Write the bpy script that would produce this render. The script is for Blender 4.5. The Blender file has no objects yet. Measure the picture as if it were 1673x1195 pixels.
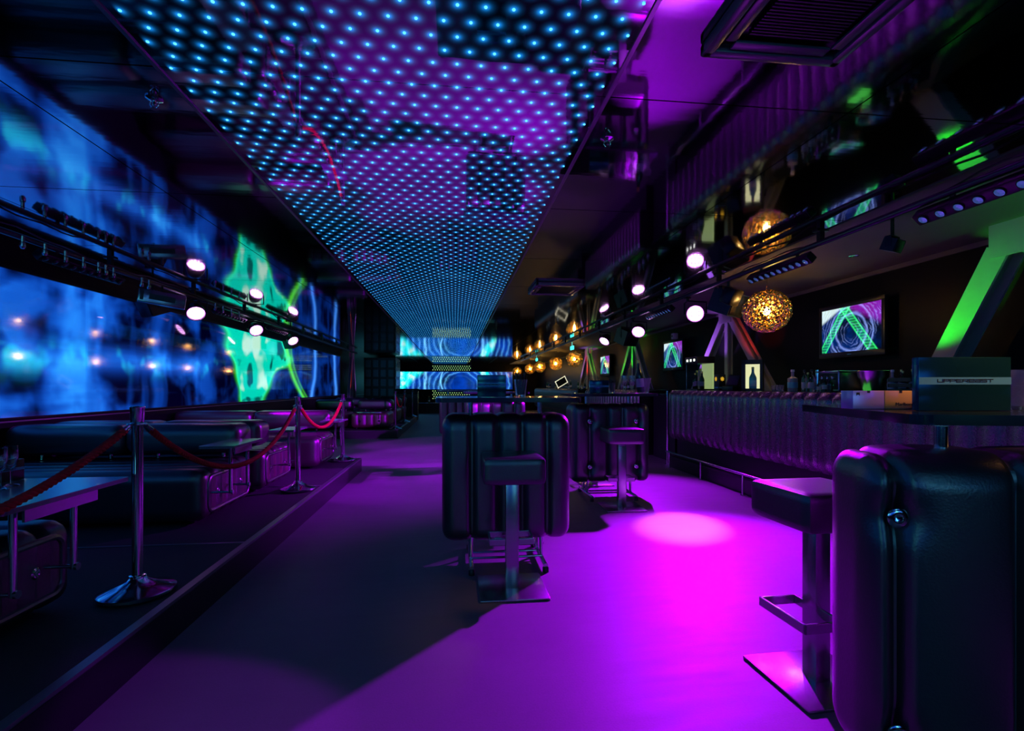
import bpy, bmesh, math, random
from mathutils import Vector, Matrix, Euler
random.seed(7)
C = bpy.context.scene.collection
PI = math.pi
# ------------------------------------------------------------------ camera
F = 820.0; TH = math.atan(93.5 / F); CT, ST = math.cos(TH), math.sin(TH); CH = 1.25; HY = 633.0; CX = 836.5
cd = bpy.data.cameras.new('camera'); cam = bpy.data.objects.new('camera', cd); C.objects.link(cam)
cam.location = (0, 0, CH); cam.rotation_euler = (PI / 2, 0, -TH)
cd.sensor_width = 36; cd.lens = F / 1673 * 36; cd.shift_y = 35.5 / 1673; cd.clip_start = 0.02; cd.clip_end = 200
bpy.context.scene.camera = cam
# ------------------------------------------------------------------ world, exposure
w = bpy.data.worlds.new('world'); bpy.context.scene.world = w; w.use_nodes = True
w.node_tree.nodes['Background'].inputs[0].default_value = (0.002, 0.004, 0.012, 1)
w.node_tree.nodes['Background'].inputs[1].default_value = 0.3
vs = bpy.context.scene.view_settings
bpy.context.scene.display_settings.display_device = 'sRGB'
vs.view_transform = 'Standard'; vs.look = 'None'; vs.gamma = 1; vs.use_curve_mapping = False; vs.exposure = 0.0
# ------------------------------------------------------------------ lights of the room (spot heads on the rails)
MAG = (0.43, 0.0, 1.0)
PNK = (0.75, 0.13, 1.0)
def spot(loc, aim, energy, col, size=60, blend=0.5, r=0.05):
    l = bpy.data.lights.new('spot_light', 'SPOT'); l.energy = energy; l.color = col
    l.spot_size = math.radians(size); l.spot_blend = blend; l.shadow_soft_size = r
    o = bpy.data.objects.new('spot_light', l); C.objects.link(o); o.location = loc
    o.rotation_euler = (Vector(aim) - Vector(loc)).to_track_quat('-Z', 'Y').to_euler()
    return o
RR, RL = 2.9, -3.3            # x of right and left lighting rails
HEADS_R = [((3.0, 6.0, 2.18), (1.95, 4.5, 0)), ((3.0, 7.95, 2.18), (0.2, 7.2, 0)), ((3.0, 9.8, 2.2), (0.5, 10.0, 0))]
HEADS_L = [((-3.3, 6.85, 2.22), (-0.8, 7.4, 0)), ((-3.3, 8.8, 2.22), (-0.2, 9.0, 0)), ((-3.3, 10.7, 2.22), (-0.5, 10.6, 0))]
spot((2.95, 5.90, 2.12), (2.05, 4.35, 0), 1900, PNK, 19, 0.8, 0.03)
spot((2.95, 5.90, 2.12), (1.75, 3.0, 0), 3000, MAG, 58, 0.7)
spot((2.9, 7.9, 2.1), (-0.4, 6.9, 0), 2100, MAG, 60, 0.9)
spot((2.9, 7.9, 2.1), (2.3, 5.7, 0), 1100, MAG, 52, 0.8)
spot((2.9, 9.78, 2.1), (0.0, 9.6, 0), 700, MAG, 55, 0.7)
spot((-3.2, 6.88, 2.1), (-0.4, 7.9, 0), 500, MAG, 50, 0.6)
spot((-3.2, 8.8, 2.1), (0.0, 9.3, 0), 500, MAG, 60, 0.6)
spot((-3.2, 10.7, 2.1), (-0.2, 11.2, 0), 250, MAG, 60, 0.6)
spot((2.85, 0.6, 2.3), (-1.0, 2.05, 0), 520, MAG, 10, 0.5)      # magenta heads of the same rail beyond the right edge of the frame
spot((2.85, 2.35, 2.3), (-2.0, 6.9, 0.35), 3000, MAG, 22, 0.7)
spot((2.85, 1.2, 2.3), (-2.1, 13.3, 0.4), 4500, MAG, 9, 0.6)
spot((2.75, 0.75, 2.36), (1.42, 1.85, 0.6), 110, (1.0, 0.45, 0.14), 32, 0.8)  # added warm spot, no real lamp: gives stool and carton their gold glint
# uplights on the steel trusses behind the bar
GRN, RED, VIO = (0.02, 1.0, 0.02), (1.0, 0.03, 0.01), (0.42, 0.12, 1.0)
for (x, y, z, c, e, ay) in ((3.66, 4.25, 1.3, GRN, 130, 3.6), (3.45, 8.65, 1.2, VIO, 330, 7.95), (3.5, 7.75, 1.5, VIO, 40, 7.35), (3.5, 5.9, 1.35, RED, 130, 6.55),
                         (3.8, 13.0, 1.25, GRN, 200, 12.0), (3.7, 11.4, 1.4, GRN, 60, 11.4), (3.8, 17.0, 1.3, VIO, 180, 16.0), (3.8, 15.4, 1.3, RED, 90, 15.5), (3.8, 14.2, 1.3, GRN, 90, 14.9)):
    spot((x, y, z), (4.2, ay, 2.0), e, c, 34, 0.8, 0.03)
spot((4.0, 2.3, 1.9), (4.0, 2.7, 2.5), 14, GRN, 110, 0.9, 0.03)
spot((-3.1, 17.8, 0.9), (-3.6, 17.8, 1.6), 25, RED, 50, 0.8, 0.03)
spot((-3.0, 18.9, 0.9), (-3.6, 18.7, 1.6), 40, VIO, 60, 0.8, 0.03)

# ------------------------------------------------------------------ node expression helper
class S:
    def __init__(s, nt, k): s.nt, s.k = nt, k
    def m(s, op, *a):
        n = s.nt.nodes.new('ShaderNodeMath'); n.operation = op
        for i, v in enumerate((s,) + a):
            if isinstance(v, S): s.nt.links.new(v.k, n.inputs[i])
            else: n.inputs[i].default_value = v
        return S(s.nt, n.outputs[0])
    def __add__(s, o): return s.m('ADD', o)
    __radd__ = __add__
    def __sub__(s, o): return s.m('SUBTRACT', o)
    def __rsub__(s, o): return (s * -1) + o
    def __mul__(s, o): return s.m('MULTIPLY', o)
    __rmul__ = __mul__
    def __truediv__(s, o): return s.m('DIVIDE', o)
    def abs(s): return s.m('ABSOLUTE')
    def sin(s): return s.m('SINE')
    def sqrt(s): return s.m('SQRT')
    def pow(s, p): return s.m('POWER', p)
    def min(s, o): return s.m('MINIMUM', o)
    def max(s, o): return s.m('MAXIMUM', o)
    def fract(s): return s.m('FRACT')
    def floor(s): return s.m('FLOOR')
    def gauss(s, wd): return (s * s * (-1.0 / (wd * wd))).m('EXPONENT')
    def step(s, a, b):                    # smooth ramp: 0 at a, 1 at b
        n = s.nt.nodes.new('ShaderNodeMapRange'); n.interpolation_type = 'SMOOTHSTEP'
        s.nt.links.new(s.k, n.inputs['Value'])
        if a < b: lo, hi, x, y = a, b, 0, 1
        else: lo, hi, x, y = b, a, 1, 0
        n.inputs['From Min'].default_value = lo; n.inputs['From Max'].default_value = hi
        n.inputs['To Min'].default_value = x; n.inputs['To Max'].default_value = y
        return S(s.nt, n.outputs[0])
def vec(nt, x, y, z=0.0):
    n = nt.nodes.new('ShaderNodeCombineXYZ')
    for i, v in enumerate((x, y, z)):
        if isinstance(v, S): nt.links.new(v.k, n.inputs[i])
        else: n.inputs[i].default_value = v
    return n.outputs[0]
def noise(nt, v, scale=1.0, detail=2.0, rough=0.5, dist=0.0):
    n = nt.nodes.new('ShaderNodeTexNoise'); nt.links.new(v, n.inputs['Vector'])
    n.inputs['Scale'].default_value = scale; n.inputs['Detail'].default_value = detail
    n.inputs['Roughness'].default_value = rough; n.inputs['Distortion'].default_value = dist
    return S(nt, n.outputs[0])
def coords(nt, kind):
    if kind == 'world': o = nt.nodes.new('ShaderNodeNewGeometry').outputs['Position']
    else: o = nt.nodes.new('ShaderNodeTexCoord').outputs['Object']
    n = nt.nodes.new('ShaderNodeSeparateXYZ'); nt.links.new(o, n.inputs[0])
    return [S(nt, n.outputs[i]) for i in range(3)]
def new_mat(name):
    m = bpy.data.materials.new(name); m.use_nodes = True
    return m, m.node_tree, m.node_tree.nodes['Principled BSDF']
def mat(name, col, rough=0.5, metal=0.0, spec=0.5, bump=0.0, bscale=60, emit=None, estr=0.0, var=0.0, trans=0.0, ior=1.45, coat=0.0, stretch=(1, 1, 1), rvar=0.0):
    m, nt, b = new_mat(name)
    b.inputs['Base Color'].default_value = (*col, 1); b.inputs['Roughness'].default_value = rough
    b.inputs['Metallic'].default_value = metal; b.inputs['Specular IOR Level'].default_value = spec
    b.inputs['Transmission Weight'].default_value = trans; b.inputs['IOR'].default_value = ior
    b.inputs['Coat Weight'].default_value = coat
    if emit: b.inputs['Emission Color'].default_value = (*emit, 1); b.inputs['Emission Strength'].default_value = estr
    if bump or var or rvar:
        x, y, z = coords(nt, 'object')
        n = noise(nt, vec(nt, x * stretch[0], y * stretch[1], z * stretch[2]), bscale, 4)
        if bump:
            bp = nt.nodes.new('ShaderNodeBump'); bp.inputs['Strength'].default_value = bump; bp.inputs['Distance'].default_value = 0.01
            nt.links.new(n.k, bp.inputs['Height']); nt.links.new(bp.outputs[0], b.inputs['Normal'])
        if rvar: nt.links.new((n * rvar + (rough - rvar / 2)).k, b.inputs['Roughness'])
        if var:
            k = noise(nt, vec(nt, x, y, z), bscale * 0.2, 3) * (2 * var) + (1 - var)
            cc = nt.nodes.new('ShaderNodeCombineColor')
            for i in range(3): nt.links.new((k * col[i]).k, cc.inputs[i])
            nt.links.new(cc.outputs[0], b.inputs['Base Color'])
    return m
def rgb_emit(nt, b, r, g, bl, strength):
    cc = nt.nodes.new('ShaderNodeCombineColor')
    for i, v in enumerate((r, g, bl)):
        v = v.max(0.0)
        nt.links.new(v.k, cc.inputs[i])
    nt.links.new(cc.outputs[0], b.inputs['Emission Color']); b.inputs['Emission Strength'].default_value = strength

LEATHER = mat('black_leather', (0.010, 0.011, 0.013), 0.34, 0, 1.0, 0.10, 150, var=0.3, rvar=0.10, ior=1.75)
SLEATHER = mat('sofa_leather', (0.03, 0.012, 0.02), 0.34, 0, 1.0, 0.10, 150, var=0.3, rvar=0.10, ior=1.7)
LEATHER_R = mat('oxblood_leather', (0.07, 0.012, 0.03), 0.36, 0, 1.0, 0.2, 120, var=0.3, ior=1.6)
CHROME = mat('chrome', (0.62, 0.64, 0.66), 0.12, 1.0, bump=0.01, bscale=20)
STEEL = mat('brushed_steel', (0.42, 0.43, 0.45), 0.25, 1.0, bump=0.01, bscale=40, rvar=0.06)
BLACK = mat('black_plastic', (0.012, 0.012, 0.014), 0.35, bump=0.05, bscale=150)
BLACKM = mat('black_metal', (0.02, 0.02, 0.024), 0.3, 0.6, bump=0.03, bscale=100)
RAILM = mat('rail_metal', (0.06, 0.07, 0.09), 0.3, 0.9, bump=0.03, bscale=60)
ROPE = mat('red_rope', (0.5, 0.006, 0.014), 0.8, bump=0.4, bscale=200, var=0.25)
TOPM = mat('table_top_gloss', (0.02, 0.025, 0.03), 0.12, 0, 0.8, bump=0.01, bscale=20)
WHITE_TOP = mat('pale_laminate', (0.13, 0.14, 0.16), 0.2, 0, 1.0, bump=0.01, bscale=30)
WALLM = mat('black_wall', (0.005, 0.005, 0.007), 0.45, 0, 0.12, bump=0.05, bscale=8, var=0.3)
MATTE = mat('painted_ceiling', (0.12, 0.115, 0.10), 0.7, bump=0.05, bscale=12, var=0.15)
CARPET = mat('platform_carpet', (0.028, 0.028, 0.034), 0.75, bump=0.35, bscale=220, var=0.25)
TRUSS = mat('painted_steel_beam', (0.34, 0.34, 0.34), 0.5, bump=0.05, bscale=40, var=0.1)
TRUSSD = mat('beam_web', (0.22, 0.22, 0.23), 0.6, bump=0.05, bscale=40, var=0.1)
GOLD = mat('gold_mesh', (0.95, 0.68, 0.22), 0.22, 1.0, bump=0.2, bscale=80)
BULB = mat('warm_bulb', (1, 0.8, 0.4), 0.4, emit=(1.0, 0.62, 0.16), estr=70)
LENS = mat('lit_lens', (1, 1, 1), 0.3, emit=(0.75, 0.13, 1.0), estr=5)
CELL = mat('lit_led_cell', (1, 1, 1), 0.3, emit=(1.0, 0.6, 1.0), estr=8)
LENSD = mat('unlit_bar_lens', (0.08, 0.09, 0.11), 0.1, 0.6, bump=0.3, bscale=90)
LENSB = mat('bar_lens', (0.3, 0.5, 0.7), 0.05, 0.6, emit=(0.05, 0.25, 0.5), estr=0.2, bump=0.3, bscale=90)
GLASS = mat('clear_glass', (0.95, 0.95, 0.97), 0.02, 0, 0.5, trans=1.0, ior=1.45, bump=0.01, bscale=20)
ACRYL = mat('clear_acrylic', (0.85, 0.8, 0.95), 0.06, 0, 0.5, trans=0.9, ior=1.3, bump=0.4, bscale=25)
DGLASS = mat('dark_bottle_glass', (0.01, 0.03, 0.02), 0.06, 0, 0.6, bump=0.01, bscale=20)
GGLASS = mat('green_bottle_glass', (0.02, 0.09, 0.04), 0.08, 0, 0.6, bump=0.01, bscale=20)
PGLASS = mat('frosted_pale_bottle', (0.45, 0.4, 0.5), 0.25, 0, 0.5, trans=0.4, bump=0.02, bscale=30)
LABELM = mat('paper_label', (0.45, 0.5, 0.55), 0.5, bump=0.02, bscale=80)
GFOIL = mat('gold_foil', (0.7, 0.5, 0.15), 0.3, 1, bump=0.1, bscale=90)
FOIL = mat('menu_film', (0.015, 0.11, 0.16), 0.16, 0.7, 0.6, bump=0.02, bscale=6)
STRIP = mat('pale_blue_strip', (0.12, 0.42, 0.62), 0.35, bump=0.01, bscale=40, emit=None)
INK = mat('black_ink', (0.006, 0.01, 0.014), 0.5, bump=0.01, bscale=40)
WHITE = mat('white_paper', (0.6, 0.6, 0.62), 0.5, bump=0.01, bscale=40)
SILV = mat('purple_lit_silver_carton', (0.5, 0.36, 0.8), 0.28, 0.5, bump=0.02, bscale=30)  # purple light reflected by the silver is put into the base colour
GCART = mat('gold_carton', (0.8, 0.5, 0.13), 0.33, 0.3, bump=0.02, bscale=30)
TRIMM = mat('metal_trim', (0.35, 0.35, 0.38), 0.3, 0.9, bump=0.02, bscale=60)
TEALSIGN = mat('teal_sign', (0.1, 0.5, 0.5), 0.4, emit=(0.05, 0.8, 0.75), estr=2)
YEL = mat('glowing_yellow_print', (0.85, 0.5, 0.04), 0.4, emit=(1.0, 0.55, 0.03), estr=0.6)  # emblem print given a glow of its own, though it is no lamp
GREENL = mat('green_light', (0.1, 0.6, 0.1), 0.4, emit=(0.1, 0.9, 0.1), estr=0.7)

# floor
FLOOR, nt, b = new_mat('vinyl_floor')
x, y, z = coords(nt, 'world')
g = noise(nt, vec(nt, x, y, z), 1.3, 6, 0.6); fine = noise(nt, vec(nt, x, y, z), 120, 3); scr = noise(nt, vec(nt, x * 1.0, y * 7.0, z), 2.2, 5, 0.7, 0.4)
k = g * 0.5 + fine * 0.25 + 0.62
cc = nt.nodes.new('ShaderNodeCombineColor')
for i, v in enumerate((0.14, 0.125, 0.15)): nt.links.new((k * v).k, cc.inputs[i])
nt.links.new(cc.outputs[0], b.inputs['Base Color'])
nt.links.new((scr * 0.22 + 0.38 + g * 0.1).k, b.inputs['Roughness']); b.inputs['Specular IOR Level'].default_value = 0.3
bp = nt.nodes.new('ShaderNodeBump'); bp.inputs['Strength'].default_value = 0.12; bp.inputs['Distance'].default_value = 0.004
nt.links.new((fine + scr * 0.6).k, bp.inputs['Height']); nt.links.new(bp.outputs[0], b.inputs['Normal'])
# mirror ceiling film
def mirror(name, col, rough):
    m, nt, b = new_mat(name); x, y, z = coords(nt, 'world')
    b.inputs['Base Color'].default_value = (*col, 1); b.inputs['Metallic'].default_value = 1.0
    n = noise(nt, vec(nt, x * 0.7, y * 3.0, z), 2.6, 3, 0.55); n2 = noise(nt, vec(nt, x * 3, y * 26.0, z), 1.5, 2)
    bp = nt.nodes.new('ShaderNodeBump'); bp.inputs['Strength'].default_value = 0.10; bp.inputs['Distance'].default_value = 0.004
    nt.links.new((n + n2 * 0.06).k, bp.inputs['Height']); nt.links.new(bp.outputs[0], b.inputs['Normal'])
    nt.links.new((n * 0.04 + rough).k, b.inputs['Roughness'])
    return m, nt, b
MIRROR, _, _ = mirror('black_mirror_film', (0.50, 0.47, 0.52), 0.03)
DX, DY = 0.0927, 0.0757; PX0, PX1 = -1.15, 0.65; LY0 = -1.0
LEDP, nt, b = mirror('led_mirror_panel', (0.55, 0.48, 0.58), 0.01)
x, y, z = coords(nt, 'world')
def lattice(x, y, ox, oy):
    a = ((x - ox) / DX).fract() - 0.5; c = ((y - oy) / (2 * DY)).fract() - 0.5
    a = a * DX; c = c * (2 * DY)
    return a * a + c * c
d2 = lattice(x, y, PX0, LY0).min(lattice(x, y, PX0 + DX / 2, LY0 + DY))
halo = (d2 * (-1.0 / (0.0125 ** 2))).m('EXPONENT'); halo2 = (d2 * (-1.0 / (0.022 ** 2))).m('EXPONENT')
inside = x.step(PX0 + 0.03, PX0 + 0.05) * x.step(PX1 - 0.03, PX1 - 0.05)
h = (halo * 0.9 + halo2 * 0.28) * inside
rgb_emit(nt, b, h * 0.01, h * 0.30, h * 1.0, 1.0)
LEDM = mat('blue_led', (0.5, 0.8, 1), 0.4, emit=(0.10, 0.62, 1.0), estr=1.7)

# ------------------------------------------------------------------ screens
def screen_mat_wall():
    m, nt, b = new_mat('video_wall'); x, y, z = coords(nt, 'world')
    b.inputs['Base Color'].default_value = (0.004, 0.004, 0.006, 1); b.inputs['Roughness'].default_value = 0.05; b.inputs['Specular IOR Level'].default_value = 0.6
    yy = y + noise(nt, vec(nt, y * 0.8, z * 1.2), 1.2, 2) * 0.3
    c1 = noise(nt, vec(nt, yy * 0.95, z * 1.15, 3.1), 1.5, 3, 0.45, 0.1).step(0.42, 0.64)
    c2 = noise(nt, vec(nt, yy * 2.2, z * 0.35, 1.0), 1.5, 2, 0.4, 0.0).step(0.44, 0.70)
    c3 = noise(nt, vec(nt, yy * 0.5, z * 4.0, 9.0), 1.2, 3).step(0.45, 0.75)
    near = y.step(9.6, 7.2)
    band = (z - 1.53 - (y - 5) * 0.015).gauss(0.13) * y.step(9.2, 8.2)
    blob = noise(nt, vec(nt, y * 1.6, z * 1.5, 5), 1.5, 2).step(0.5, 0.66)
    base = c1 * 0.50 + c2 * 0.30 + c3 * 0.16 + band * 0.45
    base = base * (near * 0.85 + 0.35)
    cy = band * blob * 0.6
    # green figure
    wob = noise(nt, vec(nt, y * 0.3, z * 1.1, 2), 1.3, 1, 0.4) - 0.5
    t = (2.28 - z) / 1.29
    yl = (t * t * 0.75 + t * 0.35) + 8.75 + wob * 1.8
    yr = t * -0.8 + 12.1 - (t - 0.45).abs() * 0.25 + wob * 2.6
    fig = (y - yl).step(-0.05, 0.08) * (yr - y).step(-0.06, 0.12)
    rim = ((y - yl).gauss(0.10) + (yr - y).gauss(0.12)).min(1.0) * (z * 0 + 1.0)
    inr = noise(nt, vec(nt, y * 1.0, z * 1.2, 7), 1.4, 2, 0.4, 0.3)
    holes = inr.step(0.60, 0.66); whites = inr.step(0.46, 0.36)
    figc = fig * (1 - holes * 0.85)
    line = (y - (t * t * 1.3 + 12.15)).gauss(0.14) + (y - (t * t * 1.3 + 12.45)).gauss(0.08) * 0.4
    s1 = (y - (14.4 + (z - 1.6).m('SINE') * 0.35) - wob * 0.5).gauss(0.14); s2 = (y - 16.9 - wob * 0.7).gauss(0.16)
    far = s1 + s2
    nofig = 1 - fig * 0.9
    scan = (z * 480.0).sin() * 0.08 + 0.92
    r = (base * 0.006 + base.pow(3.0) * 0.015) * nofig + figc * whites * 0.55 + rim * 0.02 + far * 0.06 + line * 0.10 + cy * 0.02
    gg = (base * 0.13 + base.pow(3.0) * 0.16) * nofig + figc * 0.72 + rim * 0.42 + line * 0.85 + far * 0.30 + cy * 0.8 + figc * whites * 0.2
    bb = (base * 1.10) * nofig + figc * 0.50 + far * 0.95 + cy * 0.6 + 0.012 + figc * whites * 0.2
    rgb_emit(nt, b, r * scan, gg * scan, bb * scan, 1.0)
    return m
VIDEO = screen_mat_wall()
def screen_mat_tv(name, sx, k=1.0):
    # local x 0..1 , local z 0..1 after division by panel size handled with object coords
    m, nt, b = new_mat(name); x, y, z = coords(nt, 'object')
    b.inputs['Base Color'].default_value = (0.004, 0.004, 0.006, 1); b.inputs['Roughness'].default_value = 0.12
    u = x / sx[0] + 0.5; v = z / sx[1]
    asp = sx[0] / sx[1]
    wv = noise(nt, vec(nt, u * 3 * asp / 1.7, v * 3), 1.2, 3, 0.6) - 0.5
    du = (u - 0.52) * asp; dv = v - 0.42
    rad = (du * du + dv * dv).sqrt() + wv * 0.16
    fil = ((rad * 40.0 + noise(nt, vec(nt, u * 2 * asp, v * 2, 4), 2, 3) * 9.0).sin().abs()).pow(0.28)
    fil = 1 - fil
    msk = noise(nt, vec(nt, u * 2.2 * asp, v * 2.2, 12), 1.3, 2).step(0.42, 0.6)
    ring = fil * msk * rad.step(0.12, 0.22) * 0.9 + ((rad - 0.42).abs().gauss(0.03)) * 0.7 + ((rad - 0.6).abs().gauss(0.025)) * 0.6
    blue = noise(nt, vec(nt, u * 2 * asp, v * 2, 8), 1.4, 3).step(0.3, 0.75)
    def ladder(a0, a1, wd):
        l = (u - (v * (a1 - a0) + a0)); e = (l.abs() - wd).gauss(0.012); f = l.abs().step(wd, wd * 0.8)
        rung = ((v * 16).fract() - 0.5).abs().step(0.16, 0.06)
        return e + f * (rung * 0.55 + 0.22)
    lad = ladder(0.02, 0.44, 0.06) + ladder(0.86, 0.40, 0.065)
    ul = (v - 0.62 - u * 0.9).step(0.0, 0.10) * (v - u * 0.3).step(0.1, 0.5)
    pr = (u * 0.8 + v - 1.25).step(0.0, 0.2)
    r = ring * 0.22 + lad * 0.03 + ul * 0.6 + pr * 0.22
    g = ring * 0.32 + lad * 0.8 + ul * 0.75 + blue * 0.02
    bb = ring * 0.8 + lad * 0.15 + ul * 0.7 + pr * 0.3 + blue * 0.16
    rgb_emit(nt, b, r, g, bb, k)
    return m
TVM = screen_mat_tv('tv_picture', (0.86, 0.50), 1.1)
def screen_mat_back(k=1.3):
    m, nt, b = new_mat('end_wall_video'); x, y, z = coords(nt, 'world')
    b.inputs['Base Color'].default_value = (0.004, 0.004, 0.006, 1); b.inputs['Roughness'].default_value = 0.1
    wv = noise(nt, vec(nt, x, z), 1.2, 3, 0.6) - 0.5
    du = x - 0.35; dv = (z - 1.35) * 1.2
    rad = (du * du + dv * dv).sqrt() + wv * 0.5
    arcs = (1 - (rad * 11.0).sin().abs().pow(0.3)) * rad.step(0.5, 0.9)
    st = (x + 1.55 + wv * 0.3).gauss(0.05) + (x + 0.75 + (z - 1.6).pow(2.0) * -0.5).gauss(0.04) + (x - 1.5 - wv * 0.2).gauss(0.06)
    gl = (x + (z * 0.9) * -1 + 3.7 + wv * 1.0).step(0.35, -0.1); gr = (x - 1.85 - wv * 1.3 + (z - 1.6) * 0.6).abs().step(0.42, 0.2)
    gm = (gl + gr).min(1.0); wh = (noise(nt, vec(nt, x, z, 3), 3.0, 3) ).step(0.48, 0.66)
    bl = noise(nt, vec(nt, x, z, 6), 1.6, 3).step(0.2, 0.8)
    r = gm * wh * 0.5 + arcs * 0.1 + st * 0.15
    g = gm * 0.7 + arcs * 0.45 + st * 0.5 + bl * 0.04
    bb = gm * 0.45 + arcs * 0.9 + st * 0.9 + bl * 0.42
    rgb_emit(nt, b, r, g, bb, k)
    return m
BACKV = screen_mat_back(); FRONTV = screen_mat_back(2.8)

# ------------------------------------------------------------------ mesh helpers
class MB:
    def __init__(s): s.v = []; s.f = []
    def add(s, vs, fs, mtx=None):
        o = len(s.v)
        s.v += [tuple(mtx @ Vector(p)) if mtx else tuple(p) for p in vs]
        s.f += [tuple(i + o for i in f) for f in fs]; return s
    def box(s, x0, x1, y0, y1, z0, z1, mtx=None):
        vs = [(x0, y0, z0), (x1, y0, z0), (x1, y1, z0), (x0, y1, z0), (x0, y0, z1), (x1, y0, z1), (x1, y1, z1), (x0, y1, z1)]
        return s.add(vs, [(3, 2, 1, 0), (4, 5, 6, 7), (0, 1, 5, 4), (1, 2, 6, 5), (2, 3, 7, 6), (3, 0, 4, 7)], mtx)
    def bbox(s, x0, x1, y0, y1, z0, z1, r=0.01, seg=2, mtx=None):
        bm = bmesh.new(); bmesh.ops.create_cube(bm, size=1)
        for v in bm.verts: v.co = ((x0 + x1) / 2 + v.co.x * (x1 - x0), (y0 + y1) / 2 + v.co.y * (y1 - y0), (z0 + z1) / 2 + v.co.z * (z1 - z0))
        bmesh.ops.bevel(bm, geom=list(bm.edges), offset=r, segments=seg, affect='EDGES', profile=0.5)
        bm.verts.ensure_lookup_table(); vs = [v.co.copy() for v in bm.verts]; fs = [tuple(v.index for v in f.verts) for f in bm.faces]; bm.free()
        return s.add(vs, fs, mtx)
    def lathe(s, prof, n=20, mtx=None, cap=True):
        vs = []; fs = []
        for (r, z) in prof:
            for i in range(n): a = 2 * PI * i / n; vs.append((r * math.cos(a), r * math.sin(a), z))
        for j in range(len(prof) - 1):
            for i in range(n):
                a, b_ = j * n + i, j * n + (i + 1) % n; fs.append((a, b_, b_ + n, a + n))
        if cap:
            fs.append(tuple(range(n - 1, -1, -1))); fs.append(tuple(range((len(prof) - 1) * n, len(prof) * n)))
        return s.add(vs, fs, mtx)
    def cyl(s, p0, p1, r, n=12, r2=None):
        p0, p1 = Vector(p0), Vector(p1); d = p1 - p0
        q = d.to_track_quat('Z', 'Y').to_matrix().to_4x4(); mt = Matrix.Translation(p0) @ q
        return s.lathe([(r, 0), (r2 if r2 is not None else r, d.length)], n, mt)
    def tube(s, pts, r, n=8, cap=True):
        pts = [Vector(p) for p in pts]; vs = []; fs = []; N = len(pts); up = Vector((0, 0, 1)); prev = None
        for i, p in enumerate(pts):
            t = (pts[min(i + 1, N - 1)] - pts[max(i - 1, 0)]).normalized()
            if prev is None:
                a = t.cross(up); 
                if a.length < 0.05: a = t.cross(Vector((0, 1, 0)))
            else: a = prev - t * prev.dot(t)
            a.normalize(); prev = a; b_ = t.cross(a)
            rr = r[i] if isinstance(r, (list, tuple)) else r
            for k in range(n): an = 2 * PI * k / n; vs.append(p + (a * math.cos(an) + b_ * math.sin(an)) * rr)
        for j in range(N - 1):
            for i in range(n): a, c = j * n + i, j * n + (i + 1) % n; fs.append((a, c, c + n, a + n))
        if cap: fs.append(tuple(range(n - 1, -1, -1))); fs.append(tuple(range((N - 1) * n, N * n)))
        return s.add(vs, fs)
    def loop(s, pts, r, n=8):
        pts = [Vector(p) for p in pts]; N = len(pts); vs = []; fs = []
        nrm = (pts[1] - pts[0]).cross(pts[N // 3] - pts[0]).normalized()
        for i, p in enumerate(pts):
            t = (pts[(i + 1) % N] - pts[i - 1]).normalized(); a = t.cross(nrm).normalized()
            for k in range(n): an = 2 * PI * k / n; vs.append(p + (a * math.cos(an) + nrm * math.sin(an)) * r)
        for j in range(N):
            for i in range(n):
                a, c = j * n + i, j * n + (i + 1) % n; a2, c2 = ((j + 1) % N) * n + i, ((j + 1) % N) * n + (i + 1) % n
                fs.append((a, c, c2, a2))
        return s.add(vs, fs)
    def prism(s, outline, y0, y1, mtx=None):      # outline in (x,z), extruded along y
        n = len(outline); vs = [(x, y0, z) for x, z in outline] + [(x, y1, z) for x, z in outline]
        fs = [tuple(range(n)), tuple(range(2 * n - 1, n - 1, -1))] + [(i, i + n, (i + 1) % n + n, (i + 1) % n) for i in range(n)]
        return s.add(vs, fs, mtx)
    def mesh(s, name, mt, smooth=True):
        me = bpy.data.meshes.new(name); me.from_pydata(s.v, [], s.f)
        bm = bmesh.new(); bm.from_mesh(me); bmesh.ops.recalc_face_normals(bm, faces=bm.faces); bm.to_mesh(me); bm.free()
        me.materials.append(mt)
        if smooth:
            me.polygons.foreach_set('use_smooth', [True] * len(me.polygons)); me.set_sharp_from_angle(angle=math.radians(38))
        return me
def link(name, me, parent=None, loc=(0, 0, 0), rot=(0, 0, 0), label=None):
    o = bpy.data.objects.new(name, me); C.objects.link(o); o.location = loc; o.rotation_euler = rot
    if parent: o.parent = parent
    if label: o['label'] = label
    return o
def part(name, mb, mt, parent=None, loc=(0, 0, 0), rot=(0, 0, 0), label=None, smooth=True):
    return link(name, mb.mesh(name, mt, smooth), parent, loc, rot, label)
def tag(o, label, cat, group=None):
    o['label'] = label; o['category'] = cat
    if group: o['group'] = group
    return o
def thing(name, label, cat, loc=(0, 0, 0), rz=0, group=None):
    o = bpy.data.objects.new(name, None); C.objects.link(o); o.location = loc; o.rotation_euler = (0, 0, rz); o.empty_display_size = 0.1
    return tag(o, label, cat, group)
def struct(name, mb, mt, smooth=False):
    o = part(name, mb, mt, smooth=smooth); o['kind'] = 'structure'; return o
def dup(root, loc, rz=None, label=None):
    r = root.copy(); C.objects.link(r); r.location = loc
    if rz is not None: r.rotation_euler = (0, 0, rz)
    if label: r['label'] = label
    for ch in list(root.children):
        c = ch.copy(); C.objects.link(c); c.parent = r
        for g_ in list(ch.children):
            d = g_.copy(); C.objects.link(d); d.parent = c
    return r
# pixel helpers
def gp(u, v, z):
    d = F * (CH - z) / (v - HY); xp = (u - CX) / F
    return Vector((d * (xp * CT + ST), d * (CT - xp * ST), z))
def yon(u, X):
    xp = (u - CX) / F; return X * (CT - xp * ST) / (xp * CT + ST)

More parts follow.
